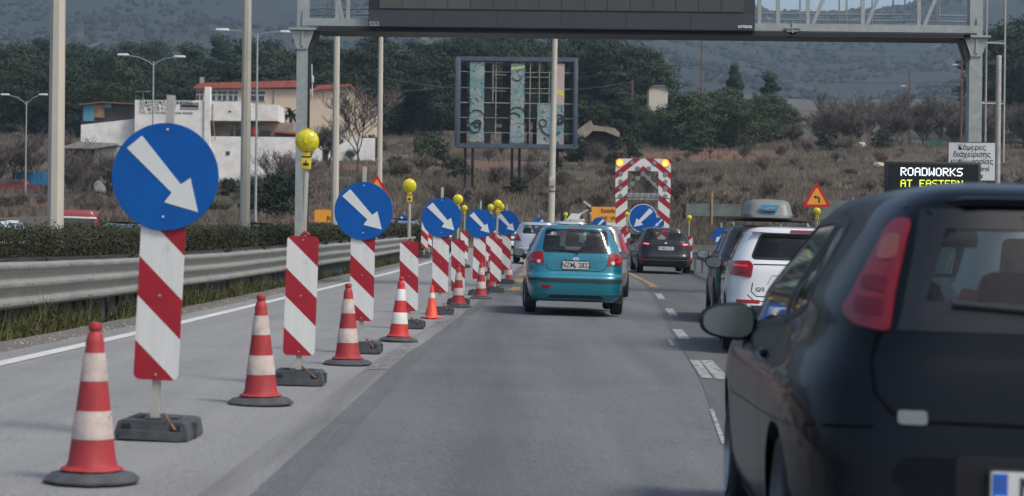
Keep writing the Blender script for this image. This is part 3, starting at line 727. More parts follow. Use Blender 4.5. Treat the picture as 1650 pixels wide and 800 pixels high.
def lamp_parts(parent, z, sc=1.0):
    """yellow flashing lamp: round lens on a battery box (not lit)"""
    b = MB(); b.box((0, 0, z - .17), (.075, .06, .11), m_lampb, bev=.008); b.box((0, -.031, z - .125), (.08, .005, .012), m_black); b.box((0, -.031, z - .185), (.045, .005, .02), m_black); b.box((0, -.033, z - .17), (.008, .005, .035), m_black)
    b.box((0, 0, z - .105), (.055, .05, .03), m_lampb, bev=.006)
    lb = b.build('lamp_body', None, parent)
    b = MB(); prof = [(.02, -.055), (.06, -.05), (.082, -.03), (.09, -.008), (.092, 0), (.09, .008), (.082, .03), (.06, .05), (.02, .055)]
    b.lathe(prof, m_lens, 24, (0, 0, z), axis='y'); b.lathe([(.0955, -.006), (.0955, .006)], m_lens, 24, (0, 0, z), axis='y')
    b.lathe([(.022, -.063), (.024, -.052)], m_lens, 12, (0, 0, z), axis='y')
    for q in range(10):
        a = q * .628; b.tube([(math.cos(a) * .03, -.058, z + math.sin(a) * .03), (math.cos(a) * .08, -.036, z + math.sin(a) * .08)], .0035, m_lens, n=4)
    b.box((0, 0, z + .095), (.03, .02, .012), m_lampb)
    b.build('lamp_lens', None, parent)
def make_panel(kind, mirror=False, z0=.33, disc_z=1.47, disc_r=.30, lamp_z=1.93, back=False):
    e = empty('roadworks_panel')
    foot_mesh().build('foot', None, e)
    b = MB(); sm_ = m_galv2
    top = {'disc': disc_z + .46, 'lamp': lamp_z - .2, 'bare': z0 + .9, 'low': z0 + .9}[kind]
    b.box((0, .02, top / 2 + .05), (.042, .042, top - .1), sm_); 
    if kind == 'lamp': b.tube([(0, .02, z0 + .9), (0, .0, lamp_z - .2)], .019, sm_, n=8)
    b.build('post', None, e)
    h = .945; b = MB(); b.prism([(x, z) for x, z in rrect(-.125, 0, .125, h, .035)], -.018, .0, None)
    pn = b.build('striped_board', m_str_m if mirror else m_str, e, (0, 0, z0))
    b = MB()
    for zz in (.03, h - .03, h * .5): b = MB(); b.lathe([(.006, -.024), (.008, -.018)], m_galv, 8, (0, 0, z0 + zz), axis='y'); b.build('bolt', None, e)
    if kind == 'disc':
        b = MB(); b.lathe([(disc_r, -.012), (disc_r + .002, -.006), (disc_r, 0)], m_blue, 56, (0, 0, 0), axis='y', sm=False)
        dsc = b.build('disc', None, e, (0, -.024, disc_z))
        b = MB(); arrow(b, disc_r, -.0145, -.011, m_signw, mirror); b.build('arrow', None, dsc)
        b = MB()
        for zz in (-.225, .265): b = MB(); b.lathe([(.005, -.018), (.007, -.012)], m_signw, 8, (0, 0, zz), axis='y'); b.build('bolt', None, dsc)
    if kind == 'lamp':
        lamp_parts(e, lamp_z)
        b = MB(); b.tube([(-.02, 0, z0 + h + .0), (.01, -.01, z0 + h + .035), (.05, 0, z0 + h + .01)], .012, m_red, n=6); b.build('red_tie', None, e)
    return e
def place(e, px, d, rz=0.0, lean=0.0, label=None, sc=1.0, x=None, group=None, cat=None, dz=0):
    p = G(px, d); 
    if x is not None: p = Vector((x, d, roadz(x, d)))
    p.z += .010 + dz; e.location = p; e.rotation_euler = (0, R(lean), rz); e.scale = (sc,) * 3
    tag(e, label, cat, group); return e
GP = 'red and white roadworks panels'
pd = make_panel('disc'); place(pd, 250, 11.15, R(-2), 2.3, 'nearest striped panel, with the largest blue arrow disc, behind the frontmost cone', group=GP, cat='panel')
# a rusty pin lying in the nearest foot
b = MB(); b.tube([(.06, -.03, .145), (.14, -.085, .06)], .011, m_rust, n=6); b.build('pin', None, pd)
pl = make_panel('lamp', z0=.23); place(pl, 482, 15.75, R(2), 1.6, 'striped panel with the largest yellow lamp, second in the row, right of the second cone', group=GP, cat='panel')
b = MB(); b.tube([(.03, -.03, .145), (.15, -.085, .06)], .01, m_rust, n=6); b.build('pin', None, pl)
spec = [('disc', 583, 20.6, 0, .6, 'striped panel with blue arrow disc between the two large yellow lamps, beside the third cone', 1.0),
        ('lamp', 660, 26.9, 0, -.3, 'striped panel with yellow lamp directly behind the fourth cone, at the barrier end', 1.0),
        ('disc', 709, 32.0, 0, .8, 'striped panel with blue arrow disc behind the small orange cone', 1.06),
        ('lamp', 739, 36.6, 0, -.6, 'striped panel with yellow lamp rising over the fifth large cone', 1.0),
        ('disc', 771, 41.5, 0, 1.2, 'striped panel with blue arrow disc, fourth arrow disc along the cone line', 1.02),
        ('lamp', 798, 43.5, 8, 1.5, 'tilted striped panel with the front lamp of the yellow lamp cluster', 1.0),
        ('disc', 814, 49.5, 0, 1.0, 'striped panel with blue arrow disc at the far end of the cone line', 1.03)]
for k, px, d, rz, ln_, lab, sc in spec:
    place(copy_tree(pd if k == 'disc' else pl), px, d, R(rz), ln_, lab, sc, group=GP, cat='panel')
for k, (px, d, sc, lab) in enumerate(((790, 56, 1, 'striped panel with the left lamp of the yellow lamp cluster'), (807, 58, 1.02, 'striped panel with the right lamp of the yellow lamp cluster'), (748, 64, 1, 'striped panel with small yellow lamp seen left of the fourth arrow disc'))):
    place(copy_tree(pl), px, d, R(4), 0, lab, sc, group=GP, cat='panel')
e = place(copy_tree(pd), 651, 104, 0, 0, 'farthest striped panel with the smallest blue disc, above the end of the steel barrier', 1.0, group=GP, cat='panel')
bare_p = make_panel('bare'); place(bare_p, 683, 78, 0, 2, 'plain striped panel without lamp or disc, left one between the discs of the cone line', 1.1, group=GP, cat='panel')
place(copy_tree(bare_p), 692, 84, R(20), -4, 'plain striped panel without lamp or disc, leaning behind the other plain panel', 1.1, group=GP, cat='panel')
# right-hand line, arrows pointing to the lower left
GQ = 'roadworks panels of the right taper'
pr = make_panel('disc', mirror=True, disc_z=1.45); place(pr, 868, 91, 0, 0, 'blue disc panel with arrow to the lower left, above the silver hatchback roof', group=GQ, cat='panel')
for px, d, sc, lab in ((965, 86, 1.05, 'blue disc panel with lower left arrow in front of the orange board'), (1061, 79.0, .72, 'small blue disc panel overlapping the big disc of the arrow trailer'),
                       (1162, 67, 1.02, 'blue disc panel with lower left arrow left of the roof box car'), (1258, 66, 1.02, 'blue disc panel mostly hidden behind the roof box car')):
    p_ = copy_tree(pr); place(p_, px, d, 0, 0, lab, sc, group=GQ, cat='panel')
    if px == 1061: p_.location.z += .62
    if px < 900 or px == 965: pass
    if px in (1162, 1258): p_.location.z -= .22
plr = make_panel('lamp', mirror=True, lamp_z=1.95); place(plr, 1110, 66, 0, 0, 'striped panel with yellow lamp just right of the dark grey hatchback', .95, group=GQ, cat='panel')
for px, d, dz, lab in ((911, 84, -.05, 'striped panel with yellow lamp beside the solar powered trailer'), (1010, 76, .0, 'striped panel with yellow lamp in front of the left leg of the arrow trailer'), (1316, 50, .1, 'striped panel with yellow lamp under the triangular bend sign')):
    place(copy_tree(plr), px, d, 0, 0, lab, 1.0, group=GQ, cat='panel', dz=dz)

# ---- cones
def make_cone(red, white, name='traffic_cone'):
    e = empty(name)
    b = MB(); prof = [(.232, 0), (.233, .010), (.205, .033), (.19, .038), (.15, .046), (.135, .060)]
    # rounded eight sided rubber foot
    b.lathe(prof, m_rubber, 10, sm=False); b.build('foot', None, e)
    def rad(z): return lerp(z, [(.055, .128), (.10, .112), (.58, .052), (.70, .036)])
    b = MB(); b.lathe([(.15, .056), (.145, .063), (rad(.07), .072)] + [(rad(z), z) for z in (.1, .2, .3, .4, .5, .6)] + [(.046, .61), (.046, .625), (.043, .632), (.044, .66), (.034, .70), (.024, .712), (.030, .72), (.033, .735), (.028, .752), (.01, .756)], red, 28)
    c_ = b.build('cone_body', None, e)
    for z0, z1 in ((.20, .335), (.475, .61)):
        b = MB(); b.lathe([(rad(z0) + .0005, z0), (rad(z0) + .0022, z0 + .002), (rad(z1) + .0022, z1 - .002), (rad(z1) + .0005, z1)], white, 28, caps=False); b.build('white_band', None, e)
    return e
GC = 'red and white traffic cones'
c1 = make_cone(m_red, m_wht_old); place(c1, 152, 9.15, R(8), .7, sc=.965, label='nearest and largest traffic cone, in front of the first arrow disc panel', group=GC, cat='cone')
b = MB(); b.lathe([(.006, -.003), (.006, .003)], m_galv, 8, (.088, -.055, .32), axis='y'); b.build('stud', None, c1)
cb = make_cone(m_redb, m_wht)
for src, px, d, rz, ln_, lab in ((c1, 423, 13.8, 50, -.6, 'second nearest traffic cone, left of the lamp panel'), (c1, 562, 18.6, 100, -.4, 'third traffic cone, overlapping the second arrow disc panel'), (cb, 644, 23.4, 20, 2.2, 'bright red traffic cone tilting right, fourth in line'),
                               (c1, 740, 35.4, 10, -.6, 'faded traffic cone in front of the second lamp panel of the far row'), (c1, 776, 39.8, 80, -1, 'traffic cone below the fourth arrow disc'), (c1, 792, 46.0, 30, -3, 'traffic cone leaning left behind the one below the fourth arrow disc'), (c1, 820, 50.2, 140, 0, 'farthest traffic cone of the line, beside the silver hatchback'),
                               (c1, 1106, 72.5, 30, 0, 'small distant traffic cone at the foot of the right steel barrier')):
    c_ = src if src is cb else copy_tree(src)
    for ch in list(c_.children):
        if ch.name.startswith('stud'): bpy.data.objects.remove(ch)
    place(c_, px, d, R(rz), ln_, lab, group=GC, cat='cone')
e = empty('traffic_cone'); b = MB(); b.box((0, 0, .012), (.26, .26, .024), m_orange, bev=.01); b.lathe([(.10, .02), (.092, .03), (.022, .50), (.016, .505)], m_orange, 24); b.build('cone_body', None, e)
def r2(z): return .092 - (z - .03) / .47 * .07
b = MB(); b.lathe([(r2(.31) + .0015, .31), (r2(.39) + .0015, .39)], m_wht, 24, caps=False); b.build('white_band', None, e)
place(e, 697, 30.4, R(30), 0, 'small orange cone with one white band', cat='cone')

# ---- steel barrier with three-wave beam
WAVE = [(.0, .0), (.01, .01), (.08, .03), (.088, .05), (.088, .08), (.078, .10), (.006, .13), (.0, .155), (.006, .185), (.078, .235), (.088, .25), (.088, .285), (.078, .30), (.006, .33), (.0, .355), (.006, .385), (.078, .44), (.088, .455), (.088, .485), (.07, .508), (.03, .52)]
m_rail = mat('barrier_steel', (.27, .268, .24), .55, .25, var=.16, vs=2.5, tex='world', detail=6)
m_railp = mat('barrier_post_steel', (.11, .118, .12), .65, .2, var=.2, vs=4, tex='world')
def beam(b, xf, d0, d1, zb, side=1, step=1.0, wave=WAVE, zf=zr, sag=.012):
    nd = int((d1 - d0) / step); vs = []; fs = []; K = len(wave)
    for t_ in (0, .004):
        for j in range(nd + 1):
            d = d0 + (d1 - d0) * j / nd; w = nz(0, d, .6, 21) * sag
            for (ox, oz) in wave: vs.append((xf(d) + side * (ox - t_) + w * .6, d, zf(d) + zb + oz + nz(d, 0, .5, 3) * sag))
    for t_ in range(2):
        o = t_ * (nd + 1) * K
        for j in range(nd):
            for i in range(K - 1): fs.append((o+j*K+i, o+j*K+i+1, o+(j+1)*K+i+1, o+(j+1)*K+i))
    b.add(vs, fs, m_rail, True)
e = empty('steel_barrier', (0, 0, 0), 0, 'long grey three wave steel barrier along the left road edge, dense posts below', 'crash barrier')
xb = lambda d: xw(d) - 1.10
b = MB(); beam(b, xb, 12.5, 78, .37)
bo = b.build('beam', None, e, fix=False)
b = MB()
for k in range(60):
    d = 13 + k * 1.05
    for (oz, ox) in ((.065, .089), (.268, .089), (.47, .089)):
        for q in (-.09, .09): b.box((xb(d) + ox, d + q, zr(d) + .37 + oz), (.006, .022, .012), m_dark)
bl_ = b.build('bolts', None, bo); bl_['kind'] = 'stuff'
for k in range(18):
    d = 14.5 + k * 3.8; b = MB(); b.prism([(d - .06, zr(d) + .645), (d + .06, zr(d) + .69), (d + .06, zr(d) + .61)], xb(d) + .02, xb(d) + .05, m_railp, axis='x'); b.build('reflector_bracket', None, bo)
pb = MB(); pb.box((0, .0, .40), (.012, .12, .9), m_railp); pb.box((.03, -.06, .40), (.07, .008, .9), m_railp); pb.box((.03, .06, .40), (.07, .008, .9), m_railp); pb.box((.065, 0, .70), (.03, .10, .3), m_railp)
post0 = None
for k in range(96):
    d = 13.4 + k * .68
    if post0 is None: post0 = pb.build('post', None, e); o = post0
    else: o = link('post', post0.data, e)
    o.location = (xb(d) - .09, d, zr(d) - .05)
# second barrier behind it on the far side of the median edge
e2 = empty('steel_barrier', (0, 0, 0), 0, 'rear steel barrier hidden behind the near one, seen only through its posts', 'crash barrier')
b = MB(); beam(b, lambda d: xw(d) - 1.62, 12.5, 78, .40, side=-1); b.build('beam', None, e2, fix=False)
post1 = None
for k in range(45):
    d = 13.1 + k * 1.36
    if post1 is None: post1 = pb.build('post', None, e2); o = post1
    else: o = link('post', post1.data, e2)
    o.location = (xw(d) - 1.58, d, zr(d) - .05)
# right barrier
W2 = [(.0, .0), (.07, .04), (.08, .08), (.07, .12), (.01, .155), (.07, .19), (.08, .23), (.07, .27), (.0, .31)]
e3 = empty('steel_barrier', (0, 0, 0), 0, 'short stretch of grey steel barrier right of the dark grey hatchback', 'crash barrier')
xr = lambda d: 6.45 + .03 * (d - 70)
b = MB(); beam(b, xr, 50, 115, .45, side=-1, wave=W2, zf=lambda d: roadz(7, d)); b.build('beam', None, e3, fix=False)
for k in range(16):
    o = link('post', post0.data, e3); d = 51 + k * 4; o.location = (xr(d) + .04, d, roadz(7, d) - .1)

# ---- tall median poles
m_pole_side = mat('pole_strap', (.30, .29, .27), .7, var=.1)
def pole_at(px, d, label, h=12.2):
    p = G(px, d); p.z -= .05; e = empty('lamp_pole', p, 0, label, 'pole', 'tall lamp poles in the median')
    b = MB(); b.lathe([(.128, 0), (.122, 3), (.098, h * .7), (.075, h)], m_pole, 8, sm=False); b.build('shaft', None, e)
    b = MB()
    for zz in (.9, 1.25): b.lathe([(.128, zz), (.128, zz + .03)], m_rust, 8, caps=False)
    b.build('strap', None, e)
    b = MB(); b.tube([(0, 0, h - .1), (0, 0, h + .3), (.8, 0, h + .55), (1.9, 0, h + .65)], .03, m_galv); b.tube([(0, 0, h + .3), (-.8, 0, h + .55), (-1.9, 0, h + .65)], .03, m_galv)
    b.build('arm', None, e)
    for s_ in (-1, 1):
        b = MB(); b.box((s_ * 2.2, 0, h + .64), (.7, .22, .12), m_galv, bev=.04); b.build('lamp_head', None, e)
    e.rotation_euler.y = R(.0); return e
pole_at(89, 30.5, 'leftmost and thickest tall pole rising from the hedge'); pole_at(394, 47.5, 'second tall pole, just right of the largest blue disc'); pole_at(539, 65, 'third tall pole, right of the gantry post'); pole_at(610, 80, 'fourth tall pole, ending behind the dark overhead screen')
# concrete service pole right of centre
p = G(890, 108); e = empty('utility_pole', p, 0, 'pale concrete pole in front of the derelict billboard', 'pole')
b = MB(); b.tube([(-.10, 0, -.2), (-.02, 0, 8), (.02, 0, 12.2), (-.08, 0, 13.6)], [.20, .165, .145, .13], m_pole, n=12); b.build('shaft', None, e)
b = MB(); b.box((-.05, -.2, 3.7), (.34, .12, .5), m_galv2, bev=.02); b.box((-.05, -.18, 3.2), (.36, .06, .05), m_dark); b.build('meter_box', None, e)
# slim grey post right of the gantry
p = G(1606, 43); e = empty('utility_pole', p, 0, 'plain grey post between the white sign and the gantry ladder', 'pole')
b = MB(); b.tube([(0, 0, -.2), (0, 0, PZ(1606, 92, 43) - p.z)], .058, m_galv2, n=12); b.build('shaft', None, e)
b = MB(); b.lathe([(.062, 0), (.05, .03)], m_galv2, 12, (0, 0, PZ(1606, 92, 43) - p.z)); b.build('cap', None, e)

# ---- street lamps on the frontage road
m_lhead = mat('lamp_head_white', (.72, .73, .72), .4, var=.04)
def street_lamp(px, top, d, lpx, lpy, rpx, rpy, label, base_z=None):
    g = G(px, d); x = g.x; zt = PZ(px, top, d); e = empty('street_lamp', (x, d, g.z - .2), 0, label, 'street lamp', 'double arm street lamps'); H = zt - g.z + .2
    b = MB(); b.tube([(0, 0, 0), (0, 0, 1.2), (0, 0, H)], [.11, .085, .055], m_galv, n=10); b.build('pole', None, e)
    for ax, ay in ((lpx, lpy), (rpx, rpy)):
        q = P(ax, ay, d); dx, dz_ = q.x - x, q.z - g.z + .2; s_ = 1 if dx > 0 else -1
        b = MB(); b.tube([(0, 0, H - .35), (dx * .15, 0, H - .05), (dx * .5, 0, (H + dz_) / 2 + .05), (dx, 0, dz_)], .035, m_galv, n=6); a_ = b.build('arm', None, e)
        b = MB(); b.box((dx + s_ * .22, 0, dz_ + .02), (.85, .30, .17), m_lhead, bev=.075, rot=Matrix.Rotation(0, 3, 'Y')); b.build('lamp_head', None, e)
street_lamp(244, 99, 150, 203, 89, 285, 92, 'double arm street lamp above the largest blue disc')
street_lamp(411, 54, 125, 364, 49, 457, 52, 'double arm street lamp just left of the gantry post')
street_lamp(40, 163, 190, 12, 153, 66, 153, 'leftmost double arm street lamp with a small camera')
# ---- blue disc + triangle etc at the left behind the second disc
def triangle(parent, side, y0, glyph=None, z=0):
    h = side * .866
    def tri(s, y_a, y_b, material, nm):
        c = (0, z + h / 3); pts = []
        for a in (90, 210, 330):
            rr_ = s / math.sqrt(3)
            for da in (-14, 14): pts.append((c[0] + math.cos(R(a)) * rr_ * .93 + math.cos(R(a + da * 4)) * rr_ * .07, c[1] + math.sin(R(a)) * rr_ * .93 + math.sin(R(a + da * 4)) * rr_ * .07))
        b = MB(); b.prism(pts, y_a, y_b, material); return b.build(nm, None, parent)
    tri(side, y0 - .012, y0, m_sred, 'red_border'); tri(side * .70, y0 - .016, y0 - .010, m_syel, 'orange_field')
    if glyph == 'bend':
        b = MB(); c = z + h / 3 - .03; s_ = side
        b.prism([(s_ * .12, c - s_ * .12), (s_ * .12, c + s_ * .05), (s_ * .08, c + s_ * .11), (-.02 * s_, c + s_ * .13), (-.02 * s_, c + s_ * .17), (-.13 * s_, c + s_ * .10), (-.02 * s_, c + s_ * .03), (-.02 * s_, c + s_ * .08), (s_ * .04, c + s_ * .06), (s_ * .06, c + s_ * .02), (s_ * .06, c - s_ * .12)], y0 - .019, y0 - .014, m_txt); b.build('bend_arrow', None, parent)
p = G(1315, 60); e = empty('warning_sign', p, 0, 'red and orange triangular bend warning sign above a yellow lamp', 'sign')
zt = PZ(1315, 333, 60) - p.z; b = MB(); b.tube([(0, .03, -.1), (0, .03, zt + .6)], .03, m_galv); b.build('post', None, e)
triangle(e, .82, 0, 'bend', zt)
p = G(606, 66); e = empty('warning_sign', p, 0, 'red and yellow triangular sign half hidden behind the second largest blue disc', 'sign')
zt = PZ(606, 317, 66) - p.z; b = MB(); b.tube([(0, .03, -.1), (0, .03, zt + .6)], .03, m_galv); b.build('post', None, e); triangle(e, .82, 0, 'bend', zt)
def board(px0, px1, py0, py1, d, name, label, face, thick=.03, cat='sign', posts=True, mt_edge=None):
    a, c_ = P(px0, py1, d), P(px1, py0, d); cx = (a.x + c_.x) / 2; g = Vector((cx, d, roadz(cx, d) if d < 100 else terr(cx, d)))
    e = empty(name, g, 0, label, cat); w = c_.x - a.x; z0 = a.z - g.z; z1 = c_.z - g.z
    b = MB(); b.prism(rrect(-w / 2, z0, w / 2, z1, .03, 3), -thick, 0, face); b.build('board', None, e)
    if posts:
        for s_ in (-1, 1): b = MB(); b.tube([(s_ * w * .3, .03, -.1), (s_ * w * .3, .03, z1 - .05)], .03, m_galv); b.build('post', None, e)
    return e, w, z0, z1
e, w, z0, z1 = board(507, 575, 339, 358, 70, 'direction_sign', 'orange board with black lettering left of the second largest disc', m_syel)
text('Εξοδος', .21, m_txt, e, (.18, -.033, z1 - .11), sx=.85, bold=.006); text('βαρέων οχημάτων', .19, m_txt, e, (-w / 2 + .42, -.033, z0 + .13), sx=.85, align='LEFT', bold=.006)
e, w, z0, z1 = board(953, 998, 334, 357, 92, 'direction_sign', 'orange board with black lettering left of the arrow trailer', m_syel)
text('Εισοδος', .24, m_txt, e, (.20, -.033, z1 - .2), sx=.9, bold=.008); text('για εργα', .24, m_txt, e, (.22, -.033, z0 + .17), sx=.9, bold=.008)
b = MB(); b.box((.12, -.01, z0 - .16), (1.25, .03, .26), m_signw); b.build('lower_board', None, e)
b = MB(); b.tube([(-.75, 0, z1 - .02), (-.62, 0, z1 + .16), (-.2, 0, z1 + .24), (.4, 0, z1 + .24), (.7, 0, z1 + .15)], .012, m_dark, n=5); b.build('top_cable', None, e)
# white camera-notice sign
e, w, z0, z1 = board(1527, 1604, 230, 291, 43.6, 'notice_sign', 'white board with black bilingual lettering at the foot of the right gantry post', m_signw)
b = MB(); 
for (xa, za, xb_, zb) in ((-w/2, z0, w/2, z0), (-w/2, z1, w/2, z1), (-w/2, z0, -w/2, z1), (w/2, z0, w/2, z1)): b.box(((xa+xb_)/2, -.016, (za+zb)/2), (abs(xb_-xa)+.02 if xa != xb_ else .014, .036, abs(zb-za) if za != zb else .014), m_dark)
b.build('frame', None, e)
for k, t_ in enumerate(('Κάμερες', 'διαχείρισης', 'κυκλοφορίας', 'Traffic control', 'cameras')): text(t_, .162, m_txt, e, (0, -.033, z1 - .115 - k * .155), sx=.93 if k != 3 else .82, bold=.0012)
# ---- roadside message display on a trailer
p = G(1503, 37); e = empty('message_display', p, 0, 'black roadside display with white and yellow lit letters', 'display')
a, c_ = P(1426, 318, 37), P(1579, 262, 37); w = c_.x - a.x; zt = c_.z - p.z; zb = zt - 1.25
b = MB(); b.box((0, .12, (zt + zb) / 2), (w, .24, zt - zb), m_black, bev=.01); b.build('cabinet', None, e)
b = MB(); b.box((0, -.004, (zt + zb) / 2), (w - .10, .01, zt - zb - .08), mat('display_face', (.008, .011, .013), .35, var=.1, vs=40)); b.build('screen', None, e)
m_ledw = mat('lit_white', (.8, .8, .8), .5, emit=(.85, .93, 1, 1.15)); m_ledy = mat('lit_yellow', (.7, .8, .1), .5, emit=(.75, .9, .06, 1.0))
PIX = {'R': '11110,10001,10001,11110,10100,10010,10001', 'O': '01110,10001,10001,10001,10001,10001,01110', 'A': '01110,10001,10001,11111,10001,10001,10001', 'D': '11110,10001,10001,10001,10001,10001,11110', 'W': '10001,10001,10001,10101,10101,11011,10001', 'K': '10001,10010,10100,11000,10100,10010,10001', 'S': '01111,10000,10000,01110,00001,00001,11110', 'T': '11111,00100,00100,00100,00100,00100,00100', 'E': '11111,10000,10000,11110,10000,10000,11111', 'U': '10001,10001,10001,10001,10001,10001,01110', 'H': '10001,10001,10001,11111,10001,10001,10001', 'N': '10001,11001,11001,10101,10011,10011,10001', ' ': '00000,' * 6 + '00000'}
def led(s_, x0, ztop, pit, mt, parent):
    for i, ch in enumerate(s_):
        if ch == ' ': continue
        b = MB()
        for r_, row in enumerate(PIX[ch].split(',')):
            for c2, q in enumerate(row):
                if q == '1': b.box((x0 + (i * 6 + c2) * pit, -.012, ztop - r_ * pit), (pit * .88, .008, pit * .88), mt)
        b.build('lit_letter', None, parent)
pit = (1551 - 1451) / FPX * 37 / 53.0; xl = P(1452, 270, 37).x - p.x
led('ROADWORKS', xl, PZ(1452, 271, 37) - p.z, pit, m_ledw, e); led('AT EASTERN', xl, PZ(1452, 290.5, 37) - p.z, pit * .9, m_ledy, e); led('SOUTH', xl, PZ(1452, 290.5, 37) - p.z - pit * 12, pit, m_ledy, e)
b = MB(); b.box((0, .15, zb / 2 + .2), (.10, .10, zb), m_galv); b.box((0, .6, .38), (1.5, 2.2, .08), m_galv); b.build('mast', None, e)
for s_ in (-1, 1): b = MB(); b.lathe([(.12, -.08), (.28, -.08), (.3, 0), (.28, .08), (.12, .08)], m_rubber, 20, (s_ * .8, .6, .3), axis='x'); b.build('wheel', None, e)
b = MB(); b.box((.62, .1, zt + .035), (.22, .1, .07), m_galv2, bev=.01); b.build('sensor_box', None, e)

# ---- gantry with the dark overhead screen
GD = 45.0
gx0, gx1 = PX(487, GD, 200), PX(1569, GD, 200)
e = empty('gantry', (0, GD, 0), 0, 'grey steel gantry of lattice trusses spanning the road at the top', 'gantry')
zb0 = PZ(487, 49, GD); zc = zb0 + .1
b = MB(); b.box((gx0, 0, zb0 / 2 + 2.2), (.255, .30, zb0 + 4.6), m_galv); 
b.box((gx0 + .15, -.1, zb0 / 2 - .25), (.05, .10, zb0 - .5), m_dark); b.build('post', None, e)
b = MB(); b.box((gx1, 0, zb0 / 2 + 2.2), (.29, .30, zb0 + 4.6), m_galv); b.build('post', None, e)
for gx, s_ in ((gx0, 1), (gx1, -1)):
    b = MB(); b.prism([(-.27, 0), (.27, 0), (.12, -.42), (-.12, -.42)], -.18, .18, m_galv, M=Matrix.Translation((gx, 0, zb0 - .02))); b.box((gx, -.0, zb0 + .01), (.62, .5, .05), m_galv)
    b.prism([(0, .02), (.14, .02), (.06, .42), (0, .42)], -.19, -.17, m_galv, M=Matrix.Translation((gx, 0, zb0 + .02)))
    b.prism([(.0, -.35), (.02, .02), (.06, .02), (.06, -.35)], -.21, -.17, m_galv, M=Matrix.Translation((gx - .03, 0, zb0 - .02)))
    b.box((gx + s_ * .25, .0, zb0 - .28), (.10, .3, .5), m_dark, rot=Matrix.Rotation(R(s_ * 20), 3, 'Y')); b.build('knee_bracket', None, e)
b = MB()
for yy in (-.15, 1.05):
    b.box(((gx0 + gx1) / 2, yy, zc + .07), (gx1 - gx0, .12, .17), m_galv)
    b.box(((gx0 + gx1) / 2, yy, zc + 2.4), (gx1 - gx0, .12, .17), m_galv)
b.build('chord', None, e)
b = MB(); b.box(((gx0 + gx1) / 2 + .1, .3, zc - .09), (gx1 - gx0 - .5, 1.1, .10), m_dark); b.build('shadow_line_walkway', None, e)  # walkway slab, its dark colour stands in for the shadow line under the chord
def gxp(px): return PX(px, GD, 30)
b = MB()
zt_ = zc + 2.4
for px in (1222, 1252, 1300, 1388, 1478, 562): b.box((gxp(px), -.15, zc + 1.2), (.085, .07, 2.3), m_galv)
for px, px2 in ((1308, 1352), (1395, 1437), (1487, 1530), (553, 530)):
    dx = (gxp(px2) - gxp(px)) / .83 * 2.35 * .55; b.tube([(gxp(px), -.15, zc + .15), (gxp(px) + dx * .95, -.15, zt_ - .05)], .055, m_galv, n=4)
for px in (545,): b.box((gxp(px), -.15, zc + 1.2), (.10, .07, 2.3), m_galv)
for k in range(14): xx = gx0 + .6 + k * 1.08; b.box((xx, 1.05, zc + 1.2), (.035, .05, 2.3), m_galv)
b.build('lattice_bars', None, e)
b = MB()
for zz in (.50, .36):
    b.tube([(gx0, .85, zc + zz), (gx1, .85, zc + zz)], .018, m_galv, n=6)
for px in (523, 1310, 1362, 1416, 1470, 1522): b.tube([(gxp(px), .85, zc + .05), (gxp(px), .85, zc + 1.6)], .018, m_galv, n=6)
b.build('handrail', None, e)
b = MB(); xx = gxp(1275); b.prism([(-.20, 0), (.20, 0), (.14, -.14), (.06, -.20), (-.06, -.20), (-.14, -.14)], -.22, -.1, m_dark, M=Matrix.Translation((xx, 0, zc - .02)))
b.prism([(-.20, .02), (.20, .02), (.10, -.09), (.05, -.13), (-.05, -.13), (-.10, -.09)], -.25, -.218, m_galv, M=Matrix.Translation((xx, 0, zc + .03))); b.box((xx, -.24, zc + .06), (.03, .06, .26), m_galv); b.box((xx, -.25, zc + .05), (.34, .06, .03), m_galv); b.build('splice_joint', None, e)
# ladder cage right of the post
b = MB()
lx = [gxp(1583), gxp(1600), gxp(1625)]; zlo = PZ(1600, 262, GD)
b.tube([(lx[0], .3, zlo), (lx[0], .3, zc + 3)], .022, m_galv2, n=6); b.tube([(lx[1], .6, PZ(1600, 229, GD)), (lx[1], .6, zc + 3)], .025, m_galv2, n=6); b.tube([(lx[2], .3, zlo), (lx[2], .3, zc + 3)], .022, m_galv2, n=6)
for py in (64, 162, 261):
    zz = PZ(1600, py, GD); b.tube([(gx1, .1, zz), (lx[1], .75, zz), (lx[2], .3, zz)], .018, m_galv2, n=6)
    if py < 200: b.tube([(gx1, .1, zz - .06), (lx[2], .25, zz - .06)], .015, m_galv2, n=6)
b.build('ladder_cage', None, e)
# overhead screen
sx0, sx1 = gxp(596), gxp(1213); sz0 = zc - .05
e = empty('overhead_screen', (0, GD - .42, 0), 0, 'large unlit dark grey message screen hanging on the gantry', 'screen')
m_case = mat('screen_case', (.042, .042, .055), .5, var=.08, vs=2)
m_face = mat('screen_modules', (.052, .055, .058), .6, var=.10, vs=3); m_face2 = mat('screen_modules_pale', (.072, .072, .075), .65, var=.10, vs=3)
b = MB(); b.box(((sx0 + sx1) / 2, .15, sz0 + 1.6), (sx1 - sx0, .30, 3.2), m_case, bev=.01); b.build('case', None, e)
for i in range(16):
    xa = gxp(613) + (gxp(1195) - gxp(613)) * i / 16; xb_ = gxp(613) + (gxp(1195) - gxp(613)) * (i + 1) / 16
    for j in range(3): b = MB(); b.box(((xa + xb_) / 2, -.012, sz0 + .42 + .45 + j * .91), (xb_ - xa - .012, .02, .90), m_face2 if (i < 4 and j == 0) else m_face); b.build('display_module', None, e)
b = MB()
for i in range(6): b.box((sx0 + (sx1 - sx0) * (i + .5) / 6, -.004, sz0 + .2), ((sx1 - sx0) / 6 - .012, .006, .36), m_case)
b.build('lower_trim', None, e)
b = MB(); b.prism(rrect(gxp(597.5), sz0 + .02, gxp(613), sz0 + .115, .02), -.02, 0, mat('maker_plate', (.35, .34, .32), .5)); mp = b.build('maker_plate', None, e)
